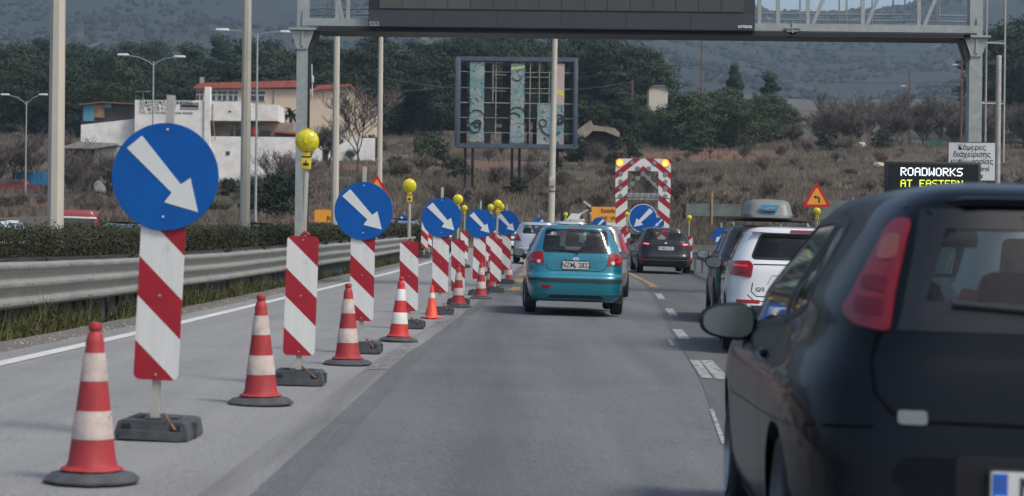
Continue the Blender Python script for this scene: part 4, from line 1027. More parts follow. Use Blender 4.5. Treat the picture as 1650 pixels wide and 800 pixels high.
text('AKTIS', .07, m_txt, mp, (gxp(605.3), -.022, sz0 + .068), sx=1.0, bold=.003)
text('ortana', .115, m_signw, e, (gxp(1197), -.012, sz0 + .105), sx=1.05, bold=.004, name='maker_lettering')

# ---- arrow trailer
AD = 80.0
p = G(1036, AD); e = empty('arrow_trailer', p, 0, 'tall striped frame trailer with two lit amber lamps and a big blue arrow disc', 'trailer')
def ax(px): return PX(px, AD, 340) - p.x
def az(py): return PZ(1036, py, AD) - p.z
xl_, xr_ = ax(991), ax(1080); hw = (xr_ - xl_) / 2; cx = (xl_ + xr_) / 2
ztp, zmid, zlow, zop1, zop0 = az(256), az(320), az(392), az(276), az(312)
m_grey_l = mat('unlit_lamp', (.20, .21, .215), .5)
iw = hw * .56
def sboard(pts, nm):
    b = MB(); b.prism(pts, -.04, 0, None); o = b.build(nm, m_str_t, e, (cx, 0, 0)); return o
sboard([(-hw, zmid + .02), (-iw, zmid + .02), (-iw, zop1), (iw, zop1), (iw, zmid + .02), (hw, zmid + .02), (hw, ztp), (-hw, ztp)], 'upper_board')
sboard([(-hw + .05, zlow - .45), (-iw + .05, zlow - .45), (-iw, zmid - .02), (-hw + .02, zmid - .02)], 'lower_board')
sboard([(iw - .05, zlow - .45), (hw - .05, zlow - .45), (hw - .02, zmid - .02), (iw, zmid - .02)], 'lower_board')
b = MB(); b.box((cx, -.02, az(315)), (iw * 2, .05, .17), m_galv2); b.box((cx, .0, az(321)), (iw * 2.2, .05, .06), m_galv)
b.tube([(cx - iw, 0, az(305)), (cx, 0, az(280)), (cx + iw, 0, az(305))], .03, m_galv2, n=6)
for s_ in (-1, 1): b.box((cx + s_ * iw * 1.05, .07, (ztp + .3) / 2), (.08, .08, ztp - .3), m_galv)
b.build('frame_bars', None, e)
def rl(x, z, r_, mt, nm='arrow_lamp'):
    b = MB(); b.lathe([(r_, -.075), (r_ * 1.0, -.04)], mt, 16, (x, 0, z), axis='y'); b.lathe([(r_ * 1.15, -.055), (r_ * 1.15, -.038)], m_grey_l, 16, (x, 0, z), axis='y'); return b.build(nm, None, e)
for s_ in (-1, 1):
    for px_, py_ in ((1018, 263), (1000, 281), (1000, 293), (1000, 304), (1000, 316)): dx = ax(px_) - ax(1036); rl(cx + s_ * abs(dx), az(py_), .08, m_grey_l)
    for k, (px_, py_) in enumerate(((1027, 272), (1027, 288), (1018, 297))): rl(cx + s_ * abs(ax(px_) - ax(1036)), az(py_), .085, m_grey_l)
for k in range(6): rl(cx + (-1 + 2 * k / 5) * iw * .95, az(315), .085, m_grey_l)
rl(cx, az(281), .09, m_grey_l)
for px_ in (998, 1071):
    o = rl(ax(px_), az(263), .155, m_glow, 'amber_lamp'); b = MB(); b.lathe([(.085, -.082), (.085, -.07)], m_glow2, 14, (ax(px_), 0, az(263)), axis='y'); b.build('bulb', None, o)
b = MB(); b.lathe([(.58, -.02), (.58, 0)], m_signw, 48, (0, 0, 0), axis='y', sm=False); b.lathe([(.55, -.024), (.55, -.018)], m_blue, 48, (0, 0, 0), axis='y', sm=False); dsc = b.build('disc', None, e, (ax(1036), -.10, az(352)))
b = MB(); arrow(b, .55, -.029, -.022, m_signw, True); b.build('arrow', None, dsc)
b = MB(); b.box((cx, .9, .55), (2.0, 2.6, .12), m_galv); b.box((cx, .9, .9), (1.6, 1.4, .6), m_dark, bev=.04); b.build('chassis', None, e)
for s_ in (-1, 1): b = MB(); b.lathe([(.16, -.1), (.30, -.1), (.33, 0), (.30, .1), (.16, .1)], m_rubber, 20, (cx + s_ * 1.0, .9, .33), axis='x'); b.build('wheel', None, e)
b = MB(); b.box((cx, -.05, .62), (2.1, .12, .14), m_wht); b.build('bumper_beam', None, e)

# ---- solar powered trailer far down the road
p = G(925, 87); e = empty('solar_trailer', p, 0, 'small site trailer with tilted pale panel and two folded floodlight arms', 'trailer')
def bx(px): return PX(px, 87, 345) - p.x
def bz(py): return PZ(925, py, 87) - p.z
b = MB(); b.box((bx(911), .2, bz(349)), (.42, .3, .55), m_dark, bev=.03); b.build('cabinet', None, e)
b = MB(); b.prism([(bx(913), bz(354)), (bx(932), bz(354)), (bx(937), bz(345)), (bx(921), bz(344))], -.25, .35, m_signw); b.build('solar_panel', None, e)
b = MB(); b.prism([(bx(932), bz(355)), (bx(939), bz(356)), (bx(938), bz(346))], -.2, .3, m_dark); b.build('side_cover', None, e)
b = MB(); b.tube([(bx(930), 0, bz(348)), (bx(948), 0, bz(338))], .05, m_galv2); b.build('arm', None, e)
b = MB(); b.tube([(bx(952), 0, bz(334)), (bx(940), 0, bz(325))], .05, m_galv2); b.tube([(bx(946), .1, bz(339)), (bx(953), .1, bz(333))], .03, m_dark); b.build('arm', None, e)
b = MB(); b.box((bx(925), .2, bz(366)), (.9, 1.2, .7), m_galv2, bev=.04); b.box((bx(925), .2, .35), (1.2, 1.8, .1), m_dark); b.tube([(bx(949), .2, .3), (bx(949), .1, bz(336))], .03, m_dark); b.build('body', None, e)
for s_ in (-1, 1): b = MB(); b.lathe([(.1, -.08), (.26, -.08), (.28, 0), (.26, .08), (.1, .08)], m_rubber, 18, (bx(925) + s_ * .65, .3, .28), axis='x'); b.build('wheel', None, e)

# ---- derelict billboard
BD = 160.0
p = G(832, BD, 290); e = empty('billboard', (p.x, BD, p.z), 0, 'derelict roadside billboard, rusty grid with three torn strips of a turquoise poster', 'billboard')
def qx(px): return PX(px, BD, 165) - p.x
def qz(py): return PZ(832, py, BD) - p.z
m_bframe = mat('billboard_blue_steel', (.075, .105, .135), .6, .2, var=.2, vs=1.5)
m_bgrid = mat('grid_metal', (.32, .30, .25), .6, .2, var=.3, vs=1.2); m_bdark = mat('dark_board_steel', (.022, .024, .028), .7, var=.2)
x0_, x1_, z1_, z0_ = qx(733), qx(931), qz(92), qz(239)
b = MB()
for (xa, za, xb_, zb_) in ((x0_ + .1, z1_ - .18, x1_, z1_ - .18), (x0_ + .1, z0_ + .17, x1_, z0_ + .17)): b.box(((xa + xb_) / 2, .2, za), (xb_ - xa, .7, .34), m_bframe)
for xx, ww in ((x0_ + .22, .44), (x1_ - .17, .34)): b.box((xx, .2, (z0_ + z1_) / 2), (ww, .72, z1_ - z0_ - .2), m_bframe, bev=.05)
b.build('frame', None, e)
b = MB()
for px, w_ in ((746, .62), (786, .5), (815, .62), (921, .3), (862, .3), (851, .2), (880, .24)): b.box((qx(px), .9, (z0_ + z1_) / 2), (w_, .15, z1_ - z0_ - .5), m_bdark)
b.box(((x0_ + x1_) / 2, 1.0, z0_ + 2.4), (x1_ - x0_ - .6, .12, .12), m_bdark); b.box(((x0_ + x1_) / 2, 1.0, z1_ - 1.8), (x1_ - x0_ - .6, .12, .12), m_bdark)
b.prism([(qx(780), qz(171)), (qx(797), qz(171)), (qx(797), qz(215)), (qx(780), qz(215))], .98, 1.02, m_bdark); b.build('back_frame', None, e)
b = MB()
for py in (116, 142, 166, 190, 214): b.tube([(x0_ + .4, .15, qz(py)), (x1_ - .3, .15, qz(py) - .03)], .05 if py == 166 else .035, m_bgrid, n=4)
for px, pa, pb_ in ((794, 98, 166), (799, 98, 226), (854, 102, 214), (869, 100, 165), (885, 115, 165), (763, 100, 225), (834, 100, 228), (903, 100, 232), (868, 165, 232)): b.tube([(qx(px), .12, qz(pa)), (qx(px), .12, qz(pb_))], .045, m_bgrid, n=4)
for pa, pb_, py in ((794, 815, 121), (846, 885, 124), (794, 815, 147), (846, 885, 150), (775, 812, 101)): b.tube([(qx(pa), .1, qz(py)), (qx(pb_), .1, qz(py))], .035, m_bgrid, n=4)
b.build('grid', None, e)
m, n, l, bb = nodes_of('torn_poster'); nb = NB(m.node_tree); tc = n.new('ShaderNodeTexCoord'); q = nb.sep(tc.outputs['Object'])
wv = nb.noise(tc.outputs['Object'], .55, 2, .4, 1.5); ln_ = nb.math('FRACT', nb.math('MULTIPLY', wv, 9.0)); lines = nb.ramp(ln_, [(.10, 1.0), (.17, 0.0), (.9, 0.0)])
base = nb.ramp(nb.noise(tc.outputs['Object'], .6, 3), [(.34, (.09, .24, .28)), (.46, (.17, .30, .31)), (.54, (.29, .33, .31)), (.72, (.36, .35, .32))])
c = nb.mix(lines, base, (.035, .05, .06)); l.new(c, bb.inputs['Base Color']); bb.inputs['Roughness'].default_value = .8
m_poster = m; m_pink = mat('pink_poster', (.50, .38, .35), .8, var=.15, vs=1); m_pyel = mat('yellow_poster', (.62, .58, .14), .8, var=.1)
for pa, pb_, pt, pl_ in ((757, 780, 101, 229), (823, 845, 103, 230), (866, 909, 168, 234), (895, 909, 102, 168)):
    wj = [(qx(pa), qz(pl_)), (qx(pb_), qz(pl_)), (qx(pb_), qz(pt)), (qx(pa), qz(pt))]
    b = MB(); b.prism(wj, -.02, .06, m_poster if pt != 102 else m_pink); b.build('poster_strip', None, e)
b = MB(); b.prism([(qx(823), qz(110)), (qx(845), qz(106)), (qx(845), qz(109)), (qx(823), qz(113))], -.03, -.022, m_pyel); b.build('yellow_scrap', None, e); b = MB(); b.prism([(qx(895), qz(144)), (qx(909), qz(146)), (qx(909), qz(157)), (qx(902), qz(152)), (qx(895), qz(151))], -.03, -.022, m_pyel); b.build('yellow_scrap', None, e)
b = MB()
def ring_(cx_, cz_, r_, t_=.07, a0=0, a1=360):
    pts = [(qx(cx_) + r_ * math.cos(R(a)), -.04, qz(cz_) + r_ * math.sin(R(a))) for a in range(a0, a1 + 1, 20)]; b.tube(pts, t_, m_txt, n=4)
ring_(766, 206, .42); ring_(770, 200, .28); ring_(829, 192, .5, .06, 20, 200); ring_(902, 192, .38); ring_(903, 193, .18); ring_(875, 198, .3, .05); ring_(889, 200, .9, .06, 180, 330); ring_(768, 190, .6, .05, 20, 160); ring_(834, 185, .6, .05, 20, 150); ring_(833, 122, .4, .05, 200, 350)
b.build('painted_curve', None, e)
for px in (750, 762, 826, 838, 893, 900): b = MB(); b.box((qx(px), 1.4, (z0_ - 1) / 2), (.22, .22, z0_ + 1.2), m_bdark); b.build('leg', None, e)
b = MB(); b.tube([(qx(868), .6, z0_ - .2), (qx(863), .6, z0_ - 1.6)], .04, m_bgrid, n=4); b.tube([(qx(874), .6, z0_ - .2), (qx(869), .6, z0_ - 1.6)], .04, m_bgrid, n=4)
for k in range(4): b.tube([(qx(867) - k*.05, .6, z0_ - .4 - k * .3), (qx(873) - k*.05, .6, z0_ - .4 - k * .3)], .03, m_bgrid, n=4)
b.build('ladder', None, e)

# ---- utility poles and wires on the rise
m_wood = mat('wooden_pole', (.16, .08, .06), .9, var=.2, vs=2)
tops = []
for px, top, base, d, r_, lab in ((1130, 62, 150, 330, .16, 'reddish wooden pole above the olive pine clump'), (1465, 116, 180, 280, .14, 'thin wooden pole with a small lamp in the bare thicket'), (1549, 80, 170, 260, .15, 'tall thin wooden pole beside the right gantry post'), (1018, 130, 172, 275, .14, 'thin wooden pole before the dark pines right of the billboard')):
    g = G(px, d, base); zt = PZ(px, top, d); e = empty('utility_pole', (g.x, d, g.z - .3), 0, lab, 'pole'); b = MB(); b.tube([(0, 0, 0), (0, 0, zt - g.z + .3)], [r_, r_ * .75], m_wood, n=7); b.build('shaft', None, e)
    b = MB(); b.box((0, 0, zt - g.z), (1.0, .08, .08), m_wood); b.build('crossbar', None, e)
    if px in (1465, 1549): b = MB(); b.tube([(0, 0, zt - g.z - 1.8), (-.7, 0, zt - g.z - 1.7)], .03, m_galv, n=5); b.box((-.9, 0, zt - g.z - 1.7), (.6, .25, .14), m_lhead, bev=.03); b.build('lamp_head', None, e)
    tops.append(Vector((g.x, d, zt)))
m_wire = mat('cable', (.09, .09, .09), .7)
def wire(a, c_, sag, label, r_=.03):
    b = MB(); b.tube([a.lerp(c_, t / 16) - Vector((0, 0, sag * 4 * (t / 16) * (1 - t / 16))) for t in range(17)], r_, m_wire, n=4); o = b.build('cable', None); tag(o, label, 'cable')
wire(P(1000, 46, 240), P(1552, 82, 240), 1.0, 'upper dark cable across the distant hills under the right gantry truss')
wire(P(1080, 104, 300), P(1560, 131, 250), 1.2, 'middle dark cable passing behind the right gantry post')
wire(P(1018, 132, 275), P(1570, 168, 250), 2.4, 'lowest sagging cable across the olive pine clump', .035)
wire(P(600, 122, 230), P(1018, 132, 275), 1.6, 'sagging cable before the dark pines left and right of the billboard')
wire(P(500, 123, 230), P(735, 136, 240), 1.2, 'short pale cable over the beige house', .025)

# ---- things scattered on the field
def lumps(name, px, py, d, w, h, mt, label, cat):
    b = MB(); p = P(px, py, d); r_ = random.Random(int(px)); g = G(px, d, py)
    bm = bmesh.new(); bmesh.ops.create_icosphere(bm, subdivisions=2, radius=1)
    for v in bm.verts:
        k = 1 + .3 * noise.noise(v.co * 1.7 + Vector((px, 0, 0))); v.co = Vector((v.co.x * w / 2 * k, v.co.y * w / 2 * k, v.co.z * h / 2 * k + h * .2))
    me = bpy.data.meshes.new(name); bm.to_mesh(me); bm.free(); me.materials.append(mt); o = link(name, me, None, g); tag(o, label, cat)
m_rock = mat('pale_rock', (.42, .36, .29), .9, var=.2, vs=1)
for px, py, d, w, h, lab in ((162, 317, 178, .9, .6, 'small pale rock on the left bank above the red van'), (1388, 213, 270, 1.6, 1.1, 'pale rock on the brown field left of the right gantry post'), (1444, 238, 225, 1.6, 1.0, 'pinkish rock pile on the field above the lit display'), (1416, 240, 228, 1.8, .9, 'low pinkish rock pile left of the other pile'), (953, 335, 140, .7, .4, 'small stone on the grassy bank')): lumps('rock', px, py, d, w, h, m_rock, lab, 'rock')
m_teal = mat('teal_sheet', (.03, .10, .09), .7, var=.2); m_tealp = mat('pale_teal_fence', (.13, .155, .14), .8, var=.35, vs=1)
p = G(1508, 262, 215); b = MB(); b.box((0, 0, .6), (1.7, .2, 1.3), m_teal, rot=Matrix.Rotation(R(6), 3, 'Y')); o = b.build('teal_panel', None, None, p); tag(o, 'dark teal sheet standing on the field left of the right gantry post', 'panel')
p = G(1150, 130, 320); e = empty('field_fence', p, 0, 'faded teal mesh fence behind the yellow lamp and the roof box', 'fence')
b = MB(); b.box((0, 0, 1.3), (3.6, .04, .8), m_tealp); b.build('fence_sheet', None, e); b = MB(); b.box((-.1, -.06, 1.2), (.10, .08, 2.6), mat('tan_post', (.36, .26, .16), .8)); b.build('post', None, e)
e = empty('field_fence', G(1375, 130, 320), 0, 'long pale teal fence behind the triangular bend sign', 'fence'); b = MB(); b.box((0, 0, 1.35), (4.6, .04, 1.3), m_tealp); b.build('fence_sheet', None, e)
for s_ in (-2.2, 0, 2.2): b = MB(); b.box((s_, .06, 1), (.08, .08, 2.4), m_galv2); b.build('post', None, e)

# ================================================================= BUILDINGS
m_wall = mat('whitewashed_wall', (.72, .70, .655), .9, var=.17, vs=.9, tex='world', detail=8, bump=.2, bs=3)
m_beige = mat('beige_render', (.60, .49, .36), .9, var=.07, vs=.3, tex='world', detail=6)
m_tile = mat('red_roof_tiles', (.36, .10, .075), .85, var=.25, vs=2, tex='world', bump=.6, bs=8)
m_glass_d = mat('window_glass', (.03, .045, .06), .15, var=.3, vs=1, spec=.8)
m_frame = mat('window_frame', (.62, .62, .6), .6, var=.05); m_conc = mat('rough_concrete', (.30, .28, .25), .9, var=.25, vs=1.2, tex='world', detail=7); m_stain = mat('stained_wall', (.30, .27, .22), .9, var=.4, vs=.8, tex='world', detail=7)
HD = 232.0
p = G(300, HD, 285); wb = empty('white_workshop', (p.x, HD, p.z), 0, 'peeling white two storey workshop with black painted lettering', 'building')
def hx(px): return PX(px, HD, 200) - p.x
def hz(py): return PZ(300, py, HD) - p.z
b = MB()
b.box(((hx(217) + hx(334)) / 2, 4.2, (hz(162) - 1) / 2), (hx(334) - hx(217), 8.4, hz(162) + 1), m_wall)
b.build('wall', None, wb)
b = MB(); b.box((hx(334), .35, (hz(140) - 1) / 2), (.62, 1.2, hz(140) + 1), m_wall); b.build('pillar', None, wb)
b = MB(); b.box(((hx(337) + hx(400)) / 2, 4.5, (hz(163) + hz(194)) / 2), (hx(400) - hx(337), 9, hz(163) - hz(194)), m_wall); b.build('balcony_wall', None, wb)
b = MB(); b.box(((hx(400) + hx(447)) / 2, 4.6, (hz(167) + hz(193)) / 2), (hx(447) - hx(400), 8.5, hz(167) - hz(193)), m_wall); b.build('balcony_wall', None, wb)
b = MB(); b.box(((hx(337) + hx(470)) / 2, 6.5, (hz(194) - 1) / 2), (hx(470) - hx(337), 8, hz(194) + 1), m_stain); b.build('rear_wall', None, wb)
b = MB(); b.box(((hx(337) + hx(604)) / 2, .6, (hz(219) - 3) / 2), (hx(604) - hx(337), .4, hz(219) + 3), m_wall); b.build('yard_wall', None, wb)
b = MB(); b.box(((hx(440) + hx(530)) / 2, 2.4, hz(213)), (hx(530) - hx(440), 3.6, .22), m_tile, rot=Matrix.Rotation(R(4), 3, 'Y')); b.build('yard_wall_coping', None, wb)
b = MB(); b.prism([(hx(126), -1), (hx(217), -1), (hx(217), hz(191)), (hx(126), hz(202))], 1.5, 6, m_wall); b.build('side_wall', None, wb)
b = MB(); b.prism([(hx(214), hz(192)), (hx(228), hz(196)), (hx(227), hz(230)), (hx(214), hz(230))], 1.2, 1.7, m_conc); b.build('broken_edge', None, wb)
for (xa, ya, xb_, yb, mt) in ((367, 206, 384, 219, m_glass_d), (364, 243, 370, 249, m_glass_d), (520, 238, 529, 258, m_glass_d), (415, 207, 432, 219, m_glass_d)):
    yy = 2.4 if ya < 210 else .39
    b = MB(); b.box(((hx(xa) + hx(xb_)) / 2, yy, (hz(ya) + hz(yb)) / 2), (hx(xb_) - hx(xa), .1, hz(ya) - hz(yb)), mt); b.build('window', None, wb)
b = MB(); b.box((hx(387), 2.4, hz(213)), (.35, .2, 1.0), mat('blue_door', (.10, .22, .42), .7)); b.build('door', None, wb)
b = MB(); b.box((hx(408), 1.0, hz(210)), (.4, .4, .9), m_sred, bev=.1); b.build('red_barrel', None, wb)
b = MB(); b.tube([(hx(343), -.1, hz(166)), (hx(343), -.1, hz(193)), (hx(347), .2, hz(225))], .06, m_stain, n=5); b.tube([(hx(376), 1, hz(202)), (hx(376), 1, hz(220))], .05, m_conc, n=5)
b.box((hx(370), -.03, hz(179)), (.25, .06, .15), m_dark); b.build('drain_pipe', None, wb)
m_paintk = mat('faded_black_paint', (.07, .065, .06), .9, var=.3, vs=2, tex='world')
def wt(s_, px, py, size, sx=1, bold=.006): return text(s_, size, m_paintk, wb, (hx(px), -.03, hz(py)), sx=sx, bold=bold, name='painted_lettering', align='LEFT')
wt('ΣΙΔΗΡΟΚΑΤΑΣΚΕΥΕΣ', 224.5, 165.6, .50, 1.2, .007); wt('ΠΑΝΤΟΣ ΤΥΠΟΥ', 224.5, 171.4, .43, 1.26, .006); wt('Π. ΚΩΣΤΑΣ', 224.5, 177.0, .44, 1.66, .007); wt('ΤΗΛ. 2310 921428  ΚΙΝ. 6946 402658', 224, 182.8, .41, .96, .004)
b = MB()
for (xa, ya, xb_, yb) in ((291, 166, 319, 166), (291, 176, 319, 176), (291, 166, 291, 176), (319, 166, 319, 176)): b.box(((hx(xa)+hx(xb_))/2, -.03, (hz(ya)+hz(yb))/2), (max(.08, hx(xb_)-hx(xa)), .03, max(.08, abs(hz(ya)-hz(yb)))), m_paintk)
for k in range(6): b.lathe([(.24, -.04), (.24, -.02)], m_paintk, 6, (hx(294.5 + k * 4.2), 0, hz(171)), axis='y')
b.build('painted_pattern', None, wb)
b = MB(); b.tube([(hx(225), 2, hz(162)), (hx(225), 2, hz(146))], .03, m_conc, n=4); b.tube([(hx(211), 2, hz(147)), (hx(238), 2, hz(145.5))], .03, m_conc, n=4)
for k in range(6): b.tube([(hx(222 + k * 2.6), 1.7, hz(146.2)), (hx(222 + k * 2.6), 2.3, hz(146.2))], .02, m_conc, n=4)
b.build('antenna', None, wb)
# beige house with red roofs
ED = 262.0
p2 = G(460, ED, 215); bh = empty('beige_house', (p2.x, ED, p2.z), 0, 'long beige house with low red tiled roofs above the white workshop', 'building')
def ex(px): return PX(px, ED, 170) - p2.x
def ez(py): return PZ(460, py, ED) - p2.z
b = MB(); b.box(((ex(316) + ex(487)) / 2, 4, (ez(143) - 3) / 2), (ex(487) - ex(316), 8, ez(143) + 3), m_beige); b.build('wall', None, bh)
b = MB(); b.prism([(ex(487), -3), (ex(604), -3), (ex(604), ez(170)), (ex(590), ez(157)), (ex(561), ez(137)), (ex(487), ez(144))], .5, 9, m_beige); b.build('gable_wall', None, bh)
b = MB(); b.prism([(ex(312), ez(145)), (ex(312), ez(143)), (ex(322), ez(136)), (ex(482), ez(130)), (ex(487), ez(138)), (ex(487), ez(141))], -.6, 8.4, m_tile); b.build('roof', None, bh)
b = MB(); b.prism([(ex(503), ez(146)), (ex(512), ez(137)), (ex(564), ez(134)), (ex(567), ez(138)), (ex(562), ez(138.5))], -.1, 9.4, m_tile); b.prism([(ex(561), ez(137.5)), (ex(563), ez(135.5)), (ex(605), ez(168)), (ex(604), ez(171))], .2, 9.3, m_tile); b.build('roof', None, bh)
for k, (xa, xb_) in enumerate(((316, 328), (334, 348), (350, 366), (368, 384), (402, 428))):
    b = MB(); b.box(((ex(xa) + ex(xb_)) / 2, -.03, (ez(147) + ez(164)) / 2), (ex(xb_) - ex(xa), .1, ez(147) - ez(164)), m_frame); f_ = b.build('window', None, bh)
    b = MB(); w_ = ex(xb_) - ex(xa)
    for q in (-.25, .25):
        b.box(((ex(xa) + ex(xb_)) / 2 + q * w_, -.1, ez(150.5)), (w_ * .44, .05, ez(148) - ez(153)), m_glass_d)
        b.box(((ex(xa) + ex(xb_)) / 2 + q * w_, -.1, ez(159)), (w_ * .36, .05, ez(155) - ez(163)), m_glass_d)
    b.build('pane', None, f_)
b = MB(); b.box((ex(323), 1, ez(135)), (.5, .5, 1.6), m_conc); b.build('chimney', None, bh)
b = MB(); b.tube([(ex(441), -.1, ez(146)), (ex(441), -.1, ez(190))], .07, m_stain, n=5); b.build('drain_pipe', None, bh)
b = MB(); b.tube([(ex(502), -.3, ez(103)), (ex(504), -.3, ez(156))], .07, m_frame, n=5); b.box((ex(504), -.4, ez(128)), (.3, .2, .9), m_frame, bev=.05); b.build('antenna_mast', None, bh)
# palm beside the house
pp = G(468, 240, 210); e = empty('palm_tree', pp, 0, 'small dark palm in front of the beige house left of the gantry post', 'tree'); ht = PZ(468, 185, 240) - pp.z
b = MB(); b.tube([(0, 0, -.3), (.05, 0, ht * .8), (0, 0, ht)], [.28, .2, .22], m_bark, n=8); b.build('trunk', None, e)
vs = []; fs = []; r_ = random.Random(4)
for k in range(46):
    a = r_.uniform(0, 6.28); el = r_.uniform(-.4, 1.2); L = r_.uniform(1.1, 1.9); pv_ = Vector((0, 0, ht)); dv = Vector((math.cos(a) * math.cos(el), math.sin(a) * math.cos(el), math.sin(el)))
    for j in range(6):
        q = pv_ + dv * L / 6; sd = dv.cross(Vector((0, 0, 1))).normalized() * .22 * (1 - j / 7); o = len(vs)
        vs += [tuple(pv_ - sd), tuple(pv_ + sd * .2), tuple(q + Vector((0, 0, -.05))), tuple(q - sd)]; fs.append((o, o+1, o+2, o+3)); o = len(vs)
        vs += [tuple(pv_ + sd), tuple(pv_ - sd * .2), tuple(q + Vector((0, 0, .02))), tuple(q + sd)]; fs.append((o, o+1, o+2, o+3)); pv_ = q; dv.z -= .28; dv.normalize()
link('crown', raw_mesh('crown', vs, fs, [m_pine]), e)
# teal and timber shack
p3 = G(155, 240, 195); e = empty('timber_shack', (p3.x, 240, p3.z), 0, 'ramshackle hut with turquoise and timber panels behind the white side wall', 'hut')
def sx_(px): return PX(px, 240, 175) - p3.x
def sz_(py): return PZ(155, py, 240) - p3.z
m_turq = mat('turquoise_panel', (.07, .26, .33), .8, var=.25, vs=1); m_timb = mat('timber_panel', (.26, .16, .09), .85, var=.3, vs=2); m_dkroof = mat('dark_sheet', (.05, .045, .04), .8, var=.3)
b = MB(); b.box(((sx_(130) + sx_(218)) / 2, 2.5, sz_(185)), (sx_(218) - sx_(130), 4, sz_(168) - sz_(202)), m_dkroof); b.build('wall', None, e)
b = MB(); b.box((sx_(142), .4, sz_(182)), (1.3, .1, 2.0), m_turq); b.build('turquoise_panel', None, e); b = MB(); b.box((sx_(173), .4, sz_(170)), (.8, .1, .5), m_turq); b.build('turquoise_panel', None, e)
b = MB(); b.box((sx_(159), .38, sz_(179)), (1.2, .1, 1.6), m_timb); b.build('timber_panel', None, e)
b = MB(); b.prism([(sx_(127), sz_(170)), (sx_(127), sz_(168)), (sx_(165), sz_(164)), (sx_(220), sz_(166)), (sx_(220), sz_(168)), (sx_(165), sz_(166))], -.2, 5, m_rust); b.build('roof', None, e)
# stone shed and low wall
p3 = G(150, 212, 262); e = empty('stone_shed', (p3.x, 212, p3.z), 0, 'low grey stone shed with lean-to roof below the white side wall', 'shed')
def sx_(px): return PX(px, 212, 255) - p3.x
def sz_(py): return PZ(150, py, 212) - p3.z
b = MB(); b.prism([(sx_(152), -1), (sx_(190), -1), (sx_(189), sz_(233)), (sx_(152), sz_(240))], 0, 4, m_conc); b.build('wall', None, e)
b = MB(); b.prism([(sx_(104), sz_(240)), (sx_(104), sz_(237)), (sx_(128), sz_(229)), (sx_(190), sz_(231)), (sx_(191), sz_(234)), (sx_(152), sz_(240))], -.5, 4.5, m_conc); b.build('roof', None, e)
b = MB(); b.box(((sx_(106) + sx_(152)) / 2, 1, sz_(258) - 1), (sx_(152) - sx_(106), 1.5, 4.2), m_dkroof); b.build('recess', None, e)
# blue container and old red wreck
p3 = G(50, 215, 255); b = MB(); b.box((0, 0, 1.0), (3.4, 2.4, 1.5), mat('blue_container', (.03, .17, .36), .7, var=.15, vs=.8))
for k in range(9): b.box((-1.5 + k * .37, -1.22, 1.0), (.12, .06, 1.4), MATS['blue_container'])
o = b.build('container', None, None, p3); tag(o, 'bright blue container behind the leftmost street lamp', 'container')
p3 = G(25, 208, 265); b = MB(); b.prism([(-2, .2), (2.2, .2), (2.2, .9), (1.2, 1.0), (.7, 1.5), (-.6, 1.5), (-1.1, 1.0), (-2, .9)], 0, 1.6, mat('old_red_paint', (.17, .035, .03), .8, var=.3)); b.box((0, -.01, 1.2), (1.2, .03, .3), m_glass_d)
for s_ in (-1.2, 1.3): b.lathe([(.3, -.05), (.3, .1)], m_rubber, 16, (s_, 0, .3), axis='y')
o = b.build('wrecked_car', None, None, p3); tag(o, 'faded dark red wreck below the blue container', 'car')
# barn right of the billboard and pale gable between the trees
p3 = G(962, 236, 232); e = empty('old_barn', (p3.x, 236, p3.z), 0, 'tumbledown grey shed with sagging roof right of the derelict billboard', 'shed')
def sx_(px): return PX(px, 236, 215) - p3.x
def sz_(py): return PZ(962, py, 236) - p3.z
m_thatch = mat('weathered_roof', (.27, .235, .19), .95, var=.25, vs=1.5, tex='world', bump=.5, bs=5)
b = MB(); b.prism([(sx_(926), sz_(236)), (sx_(930), sz_(210)), (sx_(952), sz_(194)), (sx_(956), sz_(202)), (sx_(990), sz_(206)), (sx_(999), sz_(214)), (sx_(998), sz_(221)), (sx_(975), sz_(212)), (sx_(955), sz_(211)), (sx_(938), sz_(228)), (sx_(933), sz_(238))], 0, 4, m_thatch); b.build('roof', None, e)
b = MB(); b.prism([(sx_(934), -1), (sx_(998), -1), (sx_(996), sz_(220)), (sx_(975), sz_(213)), (sx_(955), sz_(212)), (sx_(938), sz_(228))], 1.2, 3.8, m_dkroof); b.build('wall', None, e)
p3 = G(1060, 288, 165); e = empty('cream_house', (p3.x, 288, p3.z), 0, 'cream gable wall showing through the pines right of the billboard', 'building')
def sx_(px): return PX(px, 288, 150) - p3.x
def sz_(py): return PZ(1060, py, 288) - p3.z
m_cream = mat('cream_wall', (.56, .52, .42), .9, var=.05)
b = MB(); b.prism([(sx_(1046), -2), (sx_(1076), -2), (sx_(1076), sz_(144)), (sx_(1068), sz_(138)), (sx_(1052), sz_(139)), (sx_(1046), sz_(143))], 0, 4, m_cream); b.build('wall', None, e)
b = MB(); b.prism([(sx_(1044), sz_(143)), (sx_(1052), sz_(138)), (sx_(1069), sz_(137)), (sx_(1078), sz_(144)), (sx_(1068), sz_(138.4)), (sx_(1052), sz_(139.4))], -.3, 4.2, m_thatch); b.build('roof', None, e)
